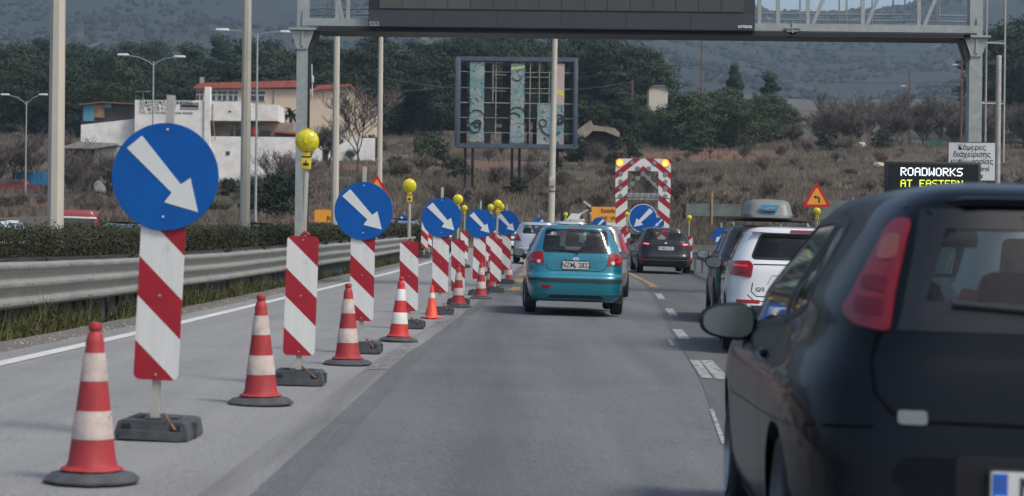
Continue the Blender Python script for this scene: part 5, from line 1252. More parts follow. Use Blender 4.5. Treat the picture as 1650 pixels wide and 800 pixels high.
# ================================================================= CARS
m_tyre = mat('tyre_rubber', (.02, .021, .022), .85, var=.2, vs=20)
m_rim = mat('alloy_rim', (.42, .43, .45), .35, .7, var=.06)
m_trim = mat('black_trim', (.022, .024, .027), .6, var=.15, vs=10)
m_gloss = mat('gloss_black', (.012, .013, .015), .12, var=0)
m_under = mat('underbody', (.012, .012, .013), .9)
m_int = mat('car_interior', (.03, .032, .035), .85, var=.2, vs=8)
m_seat = mat('seat_fabric', (.16, .17, .18), .9, var=.15, vs=10)
m_seatl = mat('pale_headrest_fabric', (.30, .32, .34), .9, var=.12, vs=10)
m_glm = mat('smoked_glass', (0, 0, 0), trans=(.36, .43, .43)); m_seam = mat('seam_shadow', (.002, .002, .003), .9, var=0, spec=.1)
m_gl = mat('clear_glass', (0, 0, 0), trans=(.62, .70, .68)); m_gld = mat('tinted_glass', (0, 0, 0), trans=(.16, .18, .18))
m_mir = mat('mirror_glass', (.50, .62, .63), .14, 1.0, var=0)
m_lred = mat('tail_light_red', (.28, .006, .012), .18, var=.15, vs=25, coat=.15)
m_lred2 = mat('tail_light_dark_red', (.20, .006, .012), .12, var=.1, vs=25, coat=.8)
m_lbright = mat('lit_tail_light', (.6, .02, .02), .15, coat=.8, emit=(1, .04, .03, .18))
m_lclr = mat('clear_lamp_lens', (.55, .52, .50), .12, var=.1, vs=40, coat=.6); m_lor = mat('amber_lens', (.26, .06, .035), .35, var=.1, coat=.6)
m_chrome = mat('chrome', (.70, .71, .72), .15, 1.0, var=0)
m_plate = mat('plate_white', (.62, .63, .62), .5, var=.03); m_plateb = mat('plate_blue', (.01, .12, .50), .5); m_platet = mat('plate_black', (.02, .02, .03), .6, var=0)
m_dirt = mat('plate_cream', (.55, .54, .48), .6, var=.06)
def paint_mat(name, col, metal=.35, rough=.32, coat=1.0, dust=.12, spec=.5):
    m, n, l, b = nodes_of(name); nb = NB(m.node_tree); tc = n.new('ShaderNodeTexCoord')
    z = nb.sep(tc.outputs['Object'])[2]
    d1 = nb.noise(tc.outputs['Object'], 2.2, 6, .7); low = nb.ramp(z, [(.15, 1.0), (.75, .25)])
    f = nb.math('MULTIPLY', nb.math('MULTIPLY', nb.ramp(d1, [(.35, 0.0), (.75, 1.0)]), low), dust * 3)
    l.new(nb.mix(f, col, (.17, .155, .135)), b.inputs['Base Color'])
    b.inputs['Metallic'].default_value = metal; b.inputs['Roughness'].default_value = rough
    b.inputs['Coat Weight'].default_value = coat; b.inputs['Coat Roughness'].default_value = .03; b.inputs['Specular IOR Level'].default_value = spec
    return m
def poly_grid(poly, step):
    """planar polygon cut into small cells -> bmesh in (u,v,0)"""
    bm = bmesh.new(); vs = [bm.verts.new((u, v, 0)) for u, v in poly]; bm.faces.new(vs)
    us = [p[0] for p in poly]; vv = [p[1] for p in poly]
    for ax_, lo, hi in ((0, min(us), max(us)), (1, min(vv), max(vv))):
        k = max(1, int((hi - lo) / step))
        for i in range(1, k + 1):
            c = lo + (hi - lo) * i / (k + 1); co = (c, 0, 0) if ax_ == 0 else (0, c, 0); no = (1, 0, 0) if ax_ == 0 else (0, 1, 0)
            bmesh.ops.bisect_plane(bm, geom=bm.verts[:] + bm.edges[:] + bm.faces[:], plane_co=co, plane_no=no, dist=1e-5)
    return bm
def inside(p, poly):
    x, y = p; r = False; n = len(poly)
    for i in range(n):
        x1, y1 = poly[i]; x2, y2 = poly[(i + 1) % n]
        if (y1 > y) != (y2 > y) and x < (x2 - x1) * (y - y1) / (y2 - y1) + x1: r = not r
    return r
def rpoly(poly, r, n=4):
    """round the corners of a polygon"""
    out = []; N = len(poly)
    for i in range(N):
        p = Vector(poly[i]); a = Vector(poly[i-1]); c = Vector(poly[(i+1) % N]); da = (a - p); dc = (c - p); k = min(r, da.length * .45, dc.length * .45)
        p0 = p + da.normalized() * k; p1 = p + dc.normalized() * k
        for t in range(n + 1):
            t /= n; q = p0 * (1-t)**2 + p * 2*t*(1-t) + p1 * t*t; out.append((q.x, q.y))
    return out
class Car:
    def __init__(s, L, rows, n=6, N=112, sub=7, hump=None):
        s.L = L; s.yc = L * .5; s.n = n; K = len(rows); idx = list(range(K))
        cz, cw, cr, cf = [[(i, r[j]) for i, r in enumerate(rows)] for j in range(4)]
        s.rows = []
        for i in range((K - 1) * sub + 1):
            t = i / sub; s.rows.append((slerp(t, cz), max(.02, slerp(t, cw)), slerp(t, cr), slerp(t, cf)))
        s.N = N; s.tab = sorted(s.rows)
    def at(s, z):
        T = s.tab
        if z <= T[0][0]: return T[0][1:]
        for a, b in zip(T, T[1:]):
            if z <= b[0]:
                t = (z - a[0]) / max(1e-6, b[0] - a[0]); return tuple(a[k] + (b[k] - a[k]) * t for k in (1, 2, 3))
        return T[-1][1:]
    def pt(s, axis, u, v, side=1):
        W, yr, yf = s.at(v); n = s.n
        if axis in ('rear', 'front'):
            q = min(.9995, abs(u) / W); k = (1 - q ** n) ** (1 / n); L = (s.yc - yr) if axis == 'rear' else (yf - s.yc)
            return Vector((u if q < .9995 else math.copysign(W * .9995, u), s.yc + (-1 if axis == 'rear' else 1) * L * k, v))
        L = (s.yc - yr) if u < s.yc else (yf - s.yc); q = min(.9995, abs(u - s.yc) / L)
        return Vector((side * W * (1 - q ** n) ** (1 / n), u, v))
    def nrm(s, axis, u, v, side=1):
        e = .006; a = s.pt(axis, u + e, v, side) - s.pt(axis, u - e, v, side); b = s.pt(axis, u, v + e, side) - s.pt(axis, u, v - e, side)
        n = a.cross(b).normalized(); p = s.pt(axis, u, v, side)
        ref = {'rear': Vector((0, -1, .1)), 'front': Vector((0, 1, .1)), 'side': Vector((side, 0, .05))}[axis]
        return n if n.dot(ref) > 0 else -n
    def body(s, cuts, arches, z_cut_bottom=None):
        bm = bmesh.new(); N = s.N; n = s.n; grid = []
        for (z, W, yr, yf) in s.rows:
            ring = []
            for k in range(N):
                a = 2 * math.pi * k / N; c, q = math.cos(a), math.sin(a)
                x = W * math.copysign(abs(c) ** (2 / n), c); L = (s.yc - yr) if q < 0 else (yf - s.yc)
                ring.append(bm.verts.new((x, s.yc + L * math.copysign(abs(q) ** (2 / n), q), z)))
            grid.append(ring)
        for i in range(len(grid) - 1):
            for k in range(N): bm.faces.new((grid[i][k], grid[i][(k+1) % N], grid[i+1][(k+1) % N], grid[i+1][k]))
        bm.faces.new(grid[-1]); bm.normal_update()
        def cut(poly, axis):
            ui, vi = (0, 2) if axis != 'side' else (1, 2)
            u0, u1 = min(p[0] for p in poly) - .12, max(p[0] for p in poly) + .12; v0, v1 = min(p[1] for p in poly) - .12, max(p[1] for p in poly) + .12
            def ok(f):
                c = f.calc_center_median(); nn = f.normal
                if not (u0 < c[ui] < u1 and v0 < c[vi] < v1): return False
                if axis == 'side': return abs(nn.x) > .45
                if axis == 'rear': return c.y < s.yc and nn.y < -.25
                return c.y > s.yc and nn.y > .08
            for i in range(len(poly)):
                (a, b_), (c, d) = poly[i], poly[(i+1) % len(poly)]
                fs = [f for f in bm.faces if ok(f)]
                es = {e for f in fs for e in f.edges}; vs_ = {v for f in fs for v in f.verts}
                t = Vector((c - a, d - b_)); no2 = (-t.y, t.x)
                co = [0, 0, 0]; no = [0, 0, 0]; co[ui] = a; co[vi] = b_; no[ui] = no2[0]; no[vi] = no2[1]
                bmesh.ops.bisect_plane(bm, geom=list(vs_) + list(es) + fs, plane_co=co, plane_no=no, dist=1e-5)
            bm.normal_update()
            kill = []
            for f in bm.faces:
                if ok(f):
                    c = f.calc_center_median()
                    if inside((c[ui], c[vi]), poly): kill.append(f)
            bmesh.ops.delete(bm, geom=kill, context='FACES')
        for poly, axis in cuts: cut(poly, axis)
        for (yw, zw, r) in arches:
            cut([(yw + r * math.cos(R(a)), zw + r * math.sin(R(a))) for a in range(0, 360, 18)], 'side')
        bmesh.ops.delete(bm, geom=[v for v in bm.verts if not v.link_faces], context='VERTS')
        return bm
    def patch(s, poly, axis, name, material, parent, off=.004, side=1, step=.05, rim=.015, both=False, rnd=0, mats=None, groove=False):
        out = []
        if rnd: poly = rpoly(poly, rnd)
        for sg in ((1, -1) if both else (side,)):
            pl = [(sg * u, v) for u, v in poly] if axis != 'side' else poly
            bm = poly_grid(pl, step)
            bd = [e for e in bm.edges if len(e.link_faces) == 1]
            ext = bmesh.ops.extrude_edge_only(bm, edges=bd)['geom']; inner = {v for v in ext if isinstance(v, bmesh.types.BMVert)}
            for v in bm.verts:
                u, w = v.co.x, v.co.y; p = s.pt(axis, u, w, sg); nn = s.nrm(axis, u, w, sg); v.co = p + nn * (off if v not in inner else -rim)
            bmesh.ops.recalc_face_normals(bm, faces=bm.faces[:])
            me = bpy.data.meshes.new(name); bm.to_mesh(me); bm.free(); me.materials.append(material)
            me.polygons.foreach_set('use_smooth', [True] * len(me.polygons)); me.set_sharp_from_angle(angle=R(35))
            out.append(link(name, me, parent))
        return out
    def line(s, pts, axis, name, parent, w=.006, off=.0015, both=False, side=1, material=None):
        """thin seam along a path on the body"""
        out = []
        for sg in ((1, -1) if both else (side,)):
            vs = []; fs = []; P2 = []
            for (a, b_) in zip(pts, pts[1:]):
                k = max(1, int((Vector(b_) - Vector(a)).length / .04))
                for i in range(k): P2.append(Vector(a).lerp(Vector(b_), i / k))
            P2.append(Vector(pts[-1]))
            for i, q in enumerate(P2):
                t = (P2[min(i+1, len(P2)-1)] - P2[max(i-1, 0)]).normalized(); nn = Vector((-t.y, t.x)) * w / 2
                for sgn in (1, -1):
                    uu, vv_ = q + nn * sgn; uu = uu * sg if axis != 'side' else uu
                    p = s.pt(axis, uu, vv_, sg); vs.append(tuple(p + s.nrm(axis, uu, vv_, sg) * off))
            for i in range(len(P2) - 1): fs.append((2*i, 2*i+1, 2*i+3, 2*i+2))
            out.append(link(name, raw_mesh(name, vs, fs, [material or m_seam], smoothf=True), parent))
        return out
def wheel(parent, x, y, r=.30, w=.19, sd=1, rim=m_rim):
    b = MB(); b.lathe([(r * .62, -w/2), (r * .9, -w/2 * 1.02), (r * .98, -w/2 * .82), (r, -w/2 * .5), (r, w/2 * .5), (r * .98, w/2 * .82), (r * .9, w/2 * 1.02), (r * .62, w/2)], m_tyre, 36, (x, y, r), axis='x', caps=False)
    t = b.build('wheel', None, parent)
    b = MB(); xo = x + sd * w * .36
    b.lathe([(r * .63, -w * .2), (r * .60, w * .1)], rim, 36, (xo, y, r), axis='x', caps=False); b.lathe([(r * .60, -.0), (r * .60, .004)], m_under, 30, (x + sd * w * .12, y, r), axis='x')
    b.lathe([(r * .15, -.02), (r * .13, .012)], rim, 14, (xo, y, r), axis='x')
    for k in range(5):
        a = k * 1.2566 + .3; m_ = Matrix.Translation((xo, y, r)) @ Matrix.Rotation(a, 4, 'X'); b.prism([(r * .05 - r*.0, r * .1), (-r * .05, r * .1), (-r * .085, r * .6), (r * .085, r * .6)], -.012, .006, rim, axis='x', M=m_)
    b.build('rim', None, t)
def side_mirror(parent, car, y, z, sd, w=.20, h=.14, material=None, stalk=True, tilt=0, gap=.03):
    W = car.at(z)[0]; x = sd * (W + w * .5 + gap)
    bm = bmesh.new(); bmesh.ops.create_uvsphere(bm, u_segments=20, v_segments=12, radius=1)
    for v in bm.verts:
        c = v.co; sgn = lambda q, e: math.copysign(abs(q) ** e, q)
        xx, yy, zz = sgn(c.x, .75), c.y, sgn(c.z, .75)
        if yy < 0: yy *= .12
        k = 1 - .16 * (xx * sd)
        v.co = Vector((x + xx * w / 2, y + yy * .11, z + zz * h / 2 * k + .0))
    me = bpy.data.meshes.new('side_mirror'); bm.to_mesh(me); bm.free(); me.materials.append(material or m_trim); me.polygons.foreach_set('use_smooth', [True] * len(me.polygons))
    o = link('side_mirror', me, parent)
    pts = []
    for k in range(24):
        a = k * math.pi / 12; sgn = lambda q, e: math.copysign(abs(q) ** e, q); xx, zz = sgn(math.cos(a), .75), sgn(math.sin(a), .75); kk = 1 - .16 * (xx * sd)
        pts.append((x + xx * w / 2 * .86, z + zz * h / 2 * .84 * kk))
    b = MB(); b.prism(pts, y - .0185, y - .012, m_mir, axis='y'); g_ = b.build('mirror_glass', None, o)
    b = MB(); b.box((sd * (W + .03), y + .03, z - h * .32), (.12, .06, .05), m_trim, bev=.012)
    if stalk: b.box((sd * (W + .025), y + .05, z - h * .5), (.07, .07, .10), m_trim, bev=.015)
    b.build('mirror_arm', None, o)
    return o
def seats(parent, car, L, back_z=.95, head=m_seatl, ry=.95, fy=1.95, x=.36, hr=3):
    b = MB(); fl = .34
    b.box((0, L * .42, fl), (car.at(.5)[0] * 1.72, L * .66, .06), m_int); b.box((0, L * .68, .80), (car.at(.9)[0] * 1.75, .45, .28), m_int, bev=.05)
    b.box((0, .42, .66), (car.at(.8)[0] * 1.6, .35, .04), m_int)
    b.build('cabin_floor', None, parent)
    for s_ in (-1, 1):
        b = MB(); b.box((s_ * x, fy, .52), (.50, .5, .16), m_seat, bev=.05); b.box((s_ * x, fy - .26, .82), (.48, .14, .62), m_seat, bev=.06, rot=None); b.box((s_ * x, fy - .30, 1.21), (.27, .10, .20), head, bev=.05); b.build('front_seat', None, parent)
    b = MB(); b.box((0, ry + .2, .50), (1.20, .5, .16), m_seat, bev=.05); b.box((0, ry, .76), (1.22, .14, .46), m_seat, bev=.06); b.build('rear_seat', None, parent)
    for q in ((-1, 1) if hr == 2 else (-1, 0, 1)): b = MB(); b.box((q * .42, ry - .02, 1.08), (.27, .10, .19), head, bev=.05); b.build('headrest', None, parent)
def steering(parent, y, x=-.36, z=.92):
    b = MB(); pts = [(x + .18 * math.cos(a * .3491), y + .06 * math.sin(a * .3491), z + .18 * math.sin(a * .3491)) for a in range(19)]; b.tube(pts, .015, m_int, n=6, caps=False); b.box((x, y, z), (.3, .03, .05), m_int); b.build('steering_wheel', None, parent)
def number_plate(parent, car, z, txt, y_off=.012, w=.52, h=.11, blue=True, face=None, size=.105, tilt=0, mid=None, yv=None, x=0.0):
    y = (car.pt('rear', .2, z).y if yv is None else yv) - y_off
    b = MB(); b.box((x, y + .004, z), (w + .016, .012, h + .014), m_trim); hld = b.build('plate_holder', None, parent)
    b = MB(); b.prism([(x_ + x, z_) for x_, z_ in rrect(-w/2, z - h/2, w/2, z + h/2, .008, 2)], y - .006, y - .003, face or m_plate); pl_ = b.build('number_plate', None, hld)
    if blue:
        b = MB(); b.box((x - w/2 + .028, y - .0075, z), (.044, .003, h - .012), m_plateb); b.build('blue_band', None, hld)
        text('GR', .030, m_plate, hld, (x - w/2 + .028, y - .0095, z - .028), ext=.0008, bold=.001)
        b = MB()
        for k in range(12): b.lathe([(.0022, -.001), (.0022, 0)], m_lor, 5, (x - w/2 + .028 + .012 * math.cos(k * .5236), y - .0095, z + .018 + .012 * math.sin(k * .5236)), axis='y')
        b.build('star_ring', None, hld)
    text(txt, size, m_platet, hld, (x + (.022 if blue else 0), y - .0075, z - .002), sx=.86, ext=.001, bold=.001)
    return hld
def window_set(car, e, body_bm, paint):
    pass
def finish(bm, paint, parent, name='body', thick=.012):
    me = bpy.data.meshes.new(name); bmesh.ops.recalc_face_normals(bm, faces=bm.faces[:]); bm.to_mesh(me); bm.free(); me.materials.append(paint); me.polygons.foreach_set('use_smooth', [True] * len(me.polygons)); me.set_sharp_from_angle(angle=R(50))
    return link(name, me, parent)
def underbody(parent, car, L, arches, z1=.52):
    W = car.at(.4)[0]; b = MB(); ya, yb = arches[0][0], arches[1][0]; r = arches[0][2] + .03
    b.box((0, (ya + r + yb - r) / 2, (.19 + z1) / 2), (W * 1.88, yb - ya - 2 * r, z1 - .19), m_under)
    b.box((0, L / 2, (.22 + z1) / 2), ((W - .26) * 2, L * .90, z1 - .22), m_under)
    b.box((0, (.20 + ya - r) / 2, (.24 + z1) / 2), (W * 1.45, ya - r - .16, z1 - .24), m_under)
    b.box((0, (L - .20 + yb + r) / 2, (.24 + z1) / 2), (W * 1.45, L - .24 - yb - r, z1 - .24), m_under)
    for (yw, zw, rr_) in arches:
        for s_ in (-1, 1):
            n_ = 14; vs = []; fs = []
            for k in range(n_ + 1):
                a = math.pi * k / n_
                for xx in (W - .02, W - .28): vs.append((s_ * xx, yw + (rr_ + .01) * math.cos(a), zw + (rr_ + .01) * math.sin(a)))
            for k in range(n_): fs.append((2*k, 2*k+1, 2*k+3, 2*k+2))
            b.add(vs, fs, m_under)
    return b.build('underbody', None, parent, fix=False)
def exhaust(parent, x, y, z=.25):
    b = MB(); b.lathe([(.026, -.06), (.026, .1)], m_dark, 12, (x, y, z), axis='y'); b.build('exhaust_pipe', None, parent)
def wiper(parent, car, pts, piv):
    b = MB(); P3 = [car.pt('rear', u, v) + car.nrm('rear', u, v) * .022 for u, v in pts]; b.tube(P3, .008, m_trim, n=6); q = car.pt('rear', *piv) + car.nrm('rear', *piv) * .02
    b.tube([q, P3[len(P3)//2]], .010, m_trim, n=6); b.lathe([(.025, -.02), (.02, .02)], m_trim, 12, tuple(q), axis='y'); b.build('rear_wiper', None, parent)
def antenna(parent, y, z, h=.3, lean=-.12):
    b = MB(); b.lathe([(.022, 0), (.014, .025)], m_trim, 10, (0, y, z)); b.tube([(0, y, z), (0, y + lean, z + h)], .004, m_trim, n=5); b.build('antenna', None, parent)
def place_car(e, x, d, rz=0, dz=.012, zf=None):
    z = (zf(x, d + 2) if zf else (roadz(x, d + 2) if d < 110 else terr(x, d))) ; e.location = (x, d, z + dz)
    e.rotation_euler = (math.atan2(roadz(x, d + 4) - roadz(x, d), 4), R(1.15), rz)

def hatch_rows(L, W, H, belt, rb=0.0, slope=.30, hood=.30, wind=1.15, roof_f=.47, tumble=.20, sill=.20):
    hw = W / 2
    return [(sill, hw * .90, .12, L - .16), (sill + .07, hw * .955, .035, L - .05), (.42, hw * .985, 0, L), (.54, hw, .005, L - .01), (.62, hw * .998, .05, L - .05), (.74, hw, .09 + rb, L - .14),
            (belt - .08, hw * .985, .13 + rb, L - .34), (belt, hw * .962, .16 + rb, L - .62), (belt + .035, hw * .945, .175 + rb, L - wind), (belt + .16, hw * .885, .20 + rb + slope * .25, L - wind - .28), (H - .16, hw * (1 - tumble), .20 + rb + slope * .72, L - wind - .62),
            (H - .075, hw * (1 - tumble - .065), .20 + rb + slope * .86, L - wind - .86), (H - .03, hw * (1 - tumble - .16), .20 + rb + slope * 1.1, L - wind - 1.1), (H - .008, hw * .42, .5 + rb + slope * 1.6, L * roof_f + .25), (H, .03, L * .40, L * .44)]

# ---------- 1. the near black hatchback, right edge
L = 4.03; H = 1.49
rows = hatch_rows(L, 1.687, H, .98, slope=.34, tumble=.19)
rows = [(.17, .76, .12, 3.9), (.28, .81, .03, 3.99), (.42, .832, .0, 4.03), (.54, .840, .012, 4.02), (.66, .843, .03, 3.97), (.78, .830, .06, 3.88), (.86, .795, .085, 3.75), (.92, .762, .11, 3.4), (.98, .742, .13, 3.0),
        (1.06, .722, .155, 2.85), (1.16, .668, .20, 2.60), (1.27, .602, .255, 2.36), (1.35, .550, .305, 2.14), (1.405, .498, .345, 1.97), (1.442, .435, .42, 1.8), (1.466, .345, .6, 1.68), (1.480, .22, .9, 1.6), (1.486, .03, 1.45, 1.55)]
pnt = paint_mat('black_paint', (.004, .0065, .0105), .0, .30, .26, .008, .07)
c = Car(L, rows, n=6.5, sub=6)
e = empty('parked_car'); e.name = 'car'; tag(e, 'black hatchback filling the right edge, tall red tail light on its rear corner', 'car')
gl_r = rpoly([(-.44, 1.08), (.44, 1.08), (.365, 1.31), (-.365, 1.31)], .07)
gl_q = rpoly([(.88, 1.04), (1.40, .975), (1.40, 1.345), (1.08, 1.325)], .05); gl_d = rpoly([(1.47, .965), (2.84, .90), (2.06, 1.345), (1.47, 1.35)], .04)
gl_f = rpoly([(-.64, 1.03), (.64, 1.03), (.49, 1.34), (-.49, 1.34)], .05)
ARCH = [(.78, .30, .355), (3.20, .30, .355)]
bm = c.body([(gl_r, 'rear'), (gl_q, 'side'), (gl_d, 'side'), (gl_f, 'front')], ARCH); body = finish(bm, pnt, e)
for p_, ax_, nm in ((gl_r, 'rear', 'rear_window'), (gl_f, 'front', 'windscreen')): c.patch(p_, ax_, nm, m_glm if nm == 'rear_window' else m_gl, e, off=-.002, rim=.002)
for p_, nm in ((gl_q, 'side_window'), (gl_d, 'side_window')): c.patch(p_, 'side', nm, m_gl, e, off=-.002, rim=.002, both=True)
# black glazed surround of the tailgate, as four strips round the clear pane
out = [(-.595, .985), (.595, .985), (.488, 1.392), (-.488, 1.392)]
for q in ([(-.525, .99), (.525, .99), (.44, 1.082), (-.44, 1.082)], [(-.365, 1.308), (.365, 1.308), (.43, 1.372), (-.43, 1.372)]): c.patch(q, 'rear', 'window_surround', m_gloss, e, off=.003, rim=.004)
c.patch([(-.525, .99), (-.438, 1.082), (-.363, 1.308), (-.43, 1.372)], 'rear', 'window_surround', m_gloss, e, off=.003, rim=.004, both=True, step=.04)
for pl_ in (gl_q, gl_d): c.line(pl_ + [pl_[0]], 'side', 'window_rubber', e, w=.03, off=.002, both=True, material=m_trim)
c.patch([(1.395, .96), (1.475, .955), (1.475, 1.36), (1.395, 1.355)], 'side', 'door_pillar', m_trim, e, off=.003, both=True, rim=.005)
m_lredd = mat('lens_cell_red', (.13, .005, .012), .3, var=.15, vs=20); m_lredf = mat('dull_tail_light_red', (.20, .008, .016), .28, var=.2, vs=18, coat=.3)
# tail lights
lt = [(.668, 1.04), (.638, .998), (.546, .982), (.527, 1.10), (.478, 1.28), (.456, 1.337), (.495, 1.339), (.532, 1.29), (.592, 1.18), (.635, 1.10)]
for sg in (1, -1):
    o = c.patch([(u, v) for u, v in rpoly(lt, .02, 2)], 'rear', 'tail_light', m_lredf, e, off=.010, rim=.01, side=sg, step=.03)[0]
    c.patch(rpoly([(.512, 1.205), (.565, 1.20), (.532, 1.28), (.490, 1.29)], .02, 3), 'rear', 'indicator_lens', m_lor, o, off=.0118, rim=.004, side=sg, step=.03)
    for z0_ in (1.03, 1.10): c.patch(rpoly([(.562 - (z0_-1.03)*.2, z0_), (.637 - (z0_ - 1.03) * .35, z0_ + .01), (.625 - (z0_ - 1.03) * .35, z0_ + .055), (.552 - (z0_-1.03)*.2, z0_ + .05)], .01, 2), 'rear', 'lens_cell', m_lredd, o, off=.0115, rim=.004, side=sg, step=.03)
# seams
c.line([(.0, .715), (.45, .72), (.55, .745), (.595, .80), (.60, .90), (.575, .98)], 'rear', 'tailgate_seam', e, both=True, w=.010, off=.003)
c.line([(.60, .70), (.72, .69), (.78, .68)], 'rear', 'bumper_seam', e, both=True, w=.007, off=.005)
c.line([(1.40, 1.04), (1.38, .7), (1.30, .42), (1.28, .25)], 'side', 'door_seam', e, both=True, w=.008); c.line([(2.78, .97), (2.80, .6), (2.74, .26)], 'side', 'door_seam', e, both=True, w=.008)
c.patch(rrect(-.0, -.0, .11, .04, .01, 2), 'rear', 'x', m_gloss, e) and None
for o in [o for o in COL.objects if o.name.startswith('x') and o.parent == e]: bpy.data.objects.remove(o)
o = c.patch([(-.53, .71), (-.443, .71), (-.443, .752), (-.53, .752)], 'rear', 'badge', mat('badge_grey', (.17, .19, .195), .4, .3), e, off=.006, rnd=.012)
c.line([(.30, .645 + .02), (2.9, .60)], 'side', 'side_crease', e, both=True, w=.012, off=.004, material=pnt)
b = MB(); 
for s_ in (-1, 1): b.box((s_ * (c.at(.84)[0] + .008), 1.62, .84), (.03, .20, .032), pnt, bev=.012)
b.build('door_handle', None, e)
# plate recess and plate
c.patch(rrect(-.36, .475, .36, .625, .03, 3), 'rear', 'plate_recess', m_gloss, e, off=.002, rim=.005)
number_plate(e, c, .53, 'NHK 4071', y_off=.016, w=.52)
c.patch(rrect(-.70, .19, .70, .30, .03, 3), 'rear', 'lower_bumper', m_trim, e, off=.006, rim=.01)
c.patch(rrect(.56, .33, .72, .37, .012, 2), 'rear', 'rear_reflector', m_lred2, e, off=.006, both=True)
sp = MB()
pts_ = [(-.47, 1.392), (-.3, 1.418), (0, 1.424), (.3, 1.418), (.47, 1.392)]
vs = []; fs = []
for (u, v) in pts_:
    p = c.pt('rear', u, v); vs += [(u, p.y + .10, v + .012), (u, p.y - .07, v - .012), (u, p.y - .065, v - .035), (u, p.y + .02, v - .045)]
for i in range(4):
    for k in range(3): fs.append((i*4+k, i*4+k+1, i*4+4+k+1, i*4+4+k))
sp.add(vs, fs, pnt, True); sp.build('roof_spoiler', None, e)
c.patch(rrect(-.12, 1.345, .12, 1.36, .006, 2), 'rear', 'brake_light', m_lred, e, off=.012)
wiper(e, c, [(-.36, 1.07), (-.1, 1.055), (.06, 1.045)], (.0, 1.02))
underbody(e, c, L, ARCH)
for yw in (.78, 3.20):
    for s_ in (-1, 1): wheel(e, s_ * .72, yw, .31, .19, s_)
side_mirror(e, c, 2.46, .925, -1, .245, .158, m_gloss, gap=.005); side_mirror(e, c, 2.46, .925, 1, .245, .158, m_gloss, gap=.005)
seats(e, c, L, ry=.95, fy=1.95); steering(e, 2.35); b = MB(); b.box((0, 2.30, 1.30), (.24, .03, .07), m_int, bev=.015); b.build('inner_mirror', None, e)
place_car(e, 1.684, 5.92, R(-2.4), dz=.012); fiat = e

# ---------- 2. teal hatchback ahead
L = 3.81; H = 1.50
rows = [(.22, .74, .14, 3.68), (.28, .78, .05, 3.76), (.40, .808, .01, 3.81), (.56, .818, .0, 3.80), (.64, .82, .02, 3.76), (.70, .82, .075, 3.68), (.82, .822, .095, 3.6), (.93, .815, .11, 3.35), (1.0, .795, .13, 3.05), (1.035, .775, .14, 2.75), (1.16, .72, .20, 2.48), (1.32, .645, .29, 2.16), (1.41, .595, .34, 1.96), (1.455, .54, .37, 1.85), (1.482, .44, .46, 1.7), (1.495, .30, .75, 1.55), (1.50, .03, 1.4, 1.5)]
teal = paint_mat('teal_paint', (.005, .20, .27), .35, .30, 1.0, .05)
c = Car(L, rows, n=7, sub=6); e = empty('car', (0, 0, 0), 0, 'bright teal hatchback in the middle lane just left of the centre line', 'car')
gl_r = rpoly([(-.545, 1.045), (.545, 1.045), (.490, 1.405), (-.490, 1.405)], .05); gl_d = rpoly([(.62, 1.05), (2.58, 1.02), (2.0, 1.39), (.80, 1.40)], .05); gl_f = rpoly([(-.64, 1.06), (.64, 1.06), (.50, 1.39), (-.50, 1.39)], .05)
ARCH = [(.72, .29, .33), (3.14, .29, .33)]
body = finish(c.body([(gl_r, 'rear'), (gl_d, 'side'), (gl_f, 'front')], ARCH), teal, e)
c.patch(gl_r, 'rear', 'rear_window', m_gl, e, off=-.002, rim=.002); c.patch(gl_f, 'front', 'windscreen', m_gl, e, off=-.002, rim=.002); c.patch(gl_d, 'side', 'side_window', m_gl, e, off=-.002, rim=.002, both=True)
c.line(gl_r + [gl_r[0]], 'rear', 'window_rubber', e, w=.035, off=.003, material=m_gloss); c.line(gl_d + [gl_d[0]], 'side', 'window_rubber', e, w=.03, off=.002, both=True, material=m_trim)
c.patch([(1.50, 1.03), (1.58, 1.03), (1.58, 1.40), (1.50, 1.40)], 'side', 'door_pillar', m_trim, e, off=.003, both=True, rim=.005)
lt = [(.79, .905), (.735, .845), (.515, .825), (.535, .93), (.548, 1.035), (.60, 1.04), (.70, 1.02), (.76, .975)]
for sg in (1, -1):
    o = c.patch(rpoly(lt, .03, 3), 'rear', 'tail_light', m_lred, e, off=.016, rim=.01, side=sg, step=.035)[0]
    c.patch([(.610 + .032 * math.cos(k * .628), .875 + .032 * math.sin(k * .628)) for k in range(10)], 'rear', 'reversing_lens', m_lclr, o, off=.019, side=sg, step=.03, rim=.006)
    c.patch(rpoly([(.665, .875), (.765, .89), (.765, .925), (.665, .915)], .012, 2), 'rear', 'indicator_lens', mat('pink_lens', (.34, .06, .06), .2, coat=.3), o, off=.019, side=sg, step=.03, rim=.006)
c.line([(.0, .735), (.40, .735), (.475, .76), (.50, .83)], 'rear', 'tailgate_seam', e, both=True, w=.009)
c.patch(rrect(-.36, .775, .36, .985, .05, 4), 'rear', 'tailgate_recess', paint_mat('teal_recess_shade', (.005, .17, .23), .35, .34), e, off=.001, rim=.004)  # flush patch, the shade of the recess is put into a darker teal
c.patch(rpoly([(-.19, .945), (.19, .945), (.165, .905), (-.165, .905)], .015), 'rear', 'handle_panel', teal, e, off=.022, rim=.006)
c.patch([(.055 * math.cos(k * .449), .925 + .024 * math.sin(k * .449)) for k in range(14)], 'rear', 'emblem', m_chrome, e, off=.028)
b = MB(); y_ = c.pt('rear', 0, .925).y - .030
for q in (-.016, .016): b.box((q, y_, .925), (.007, .004, .032), m_dark, rot=Matrix.Rotation(R(18), 3, 'Y'))
b.box((0, y_, .925), (.034, .004, .006), m_dark); b.build('emblem_bars', None, e)
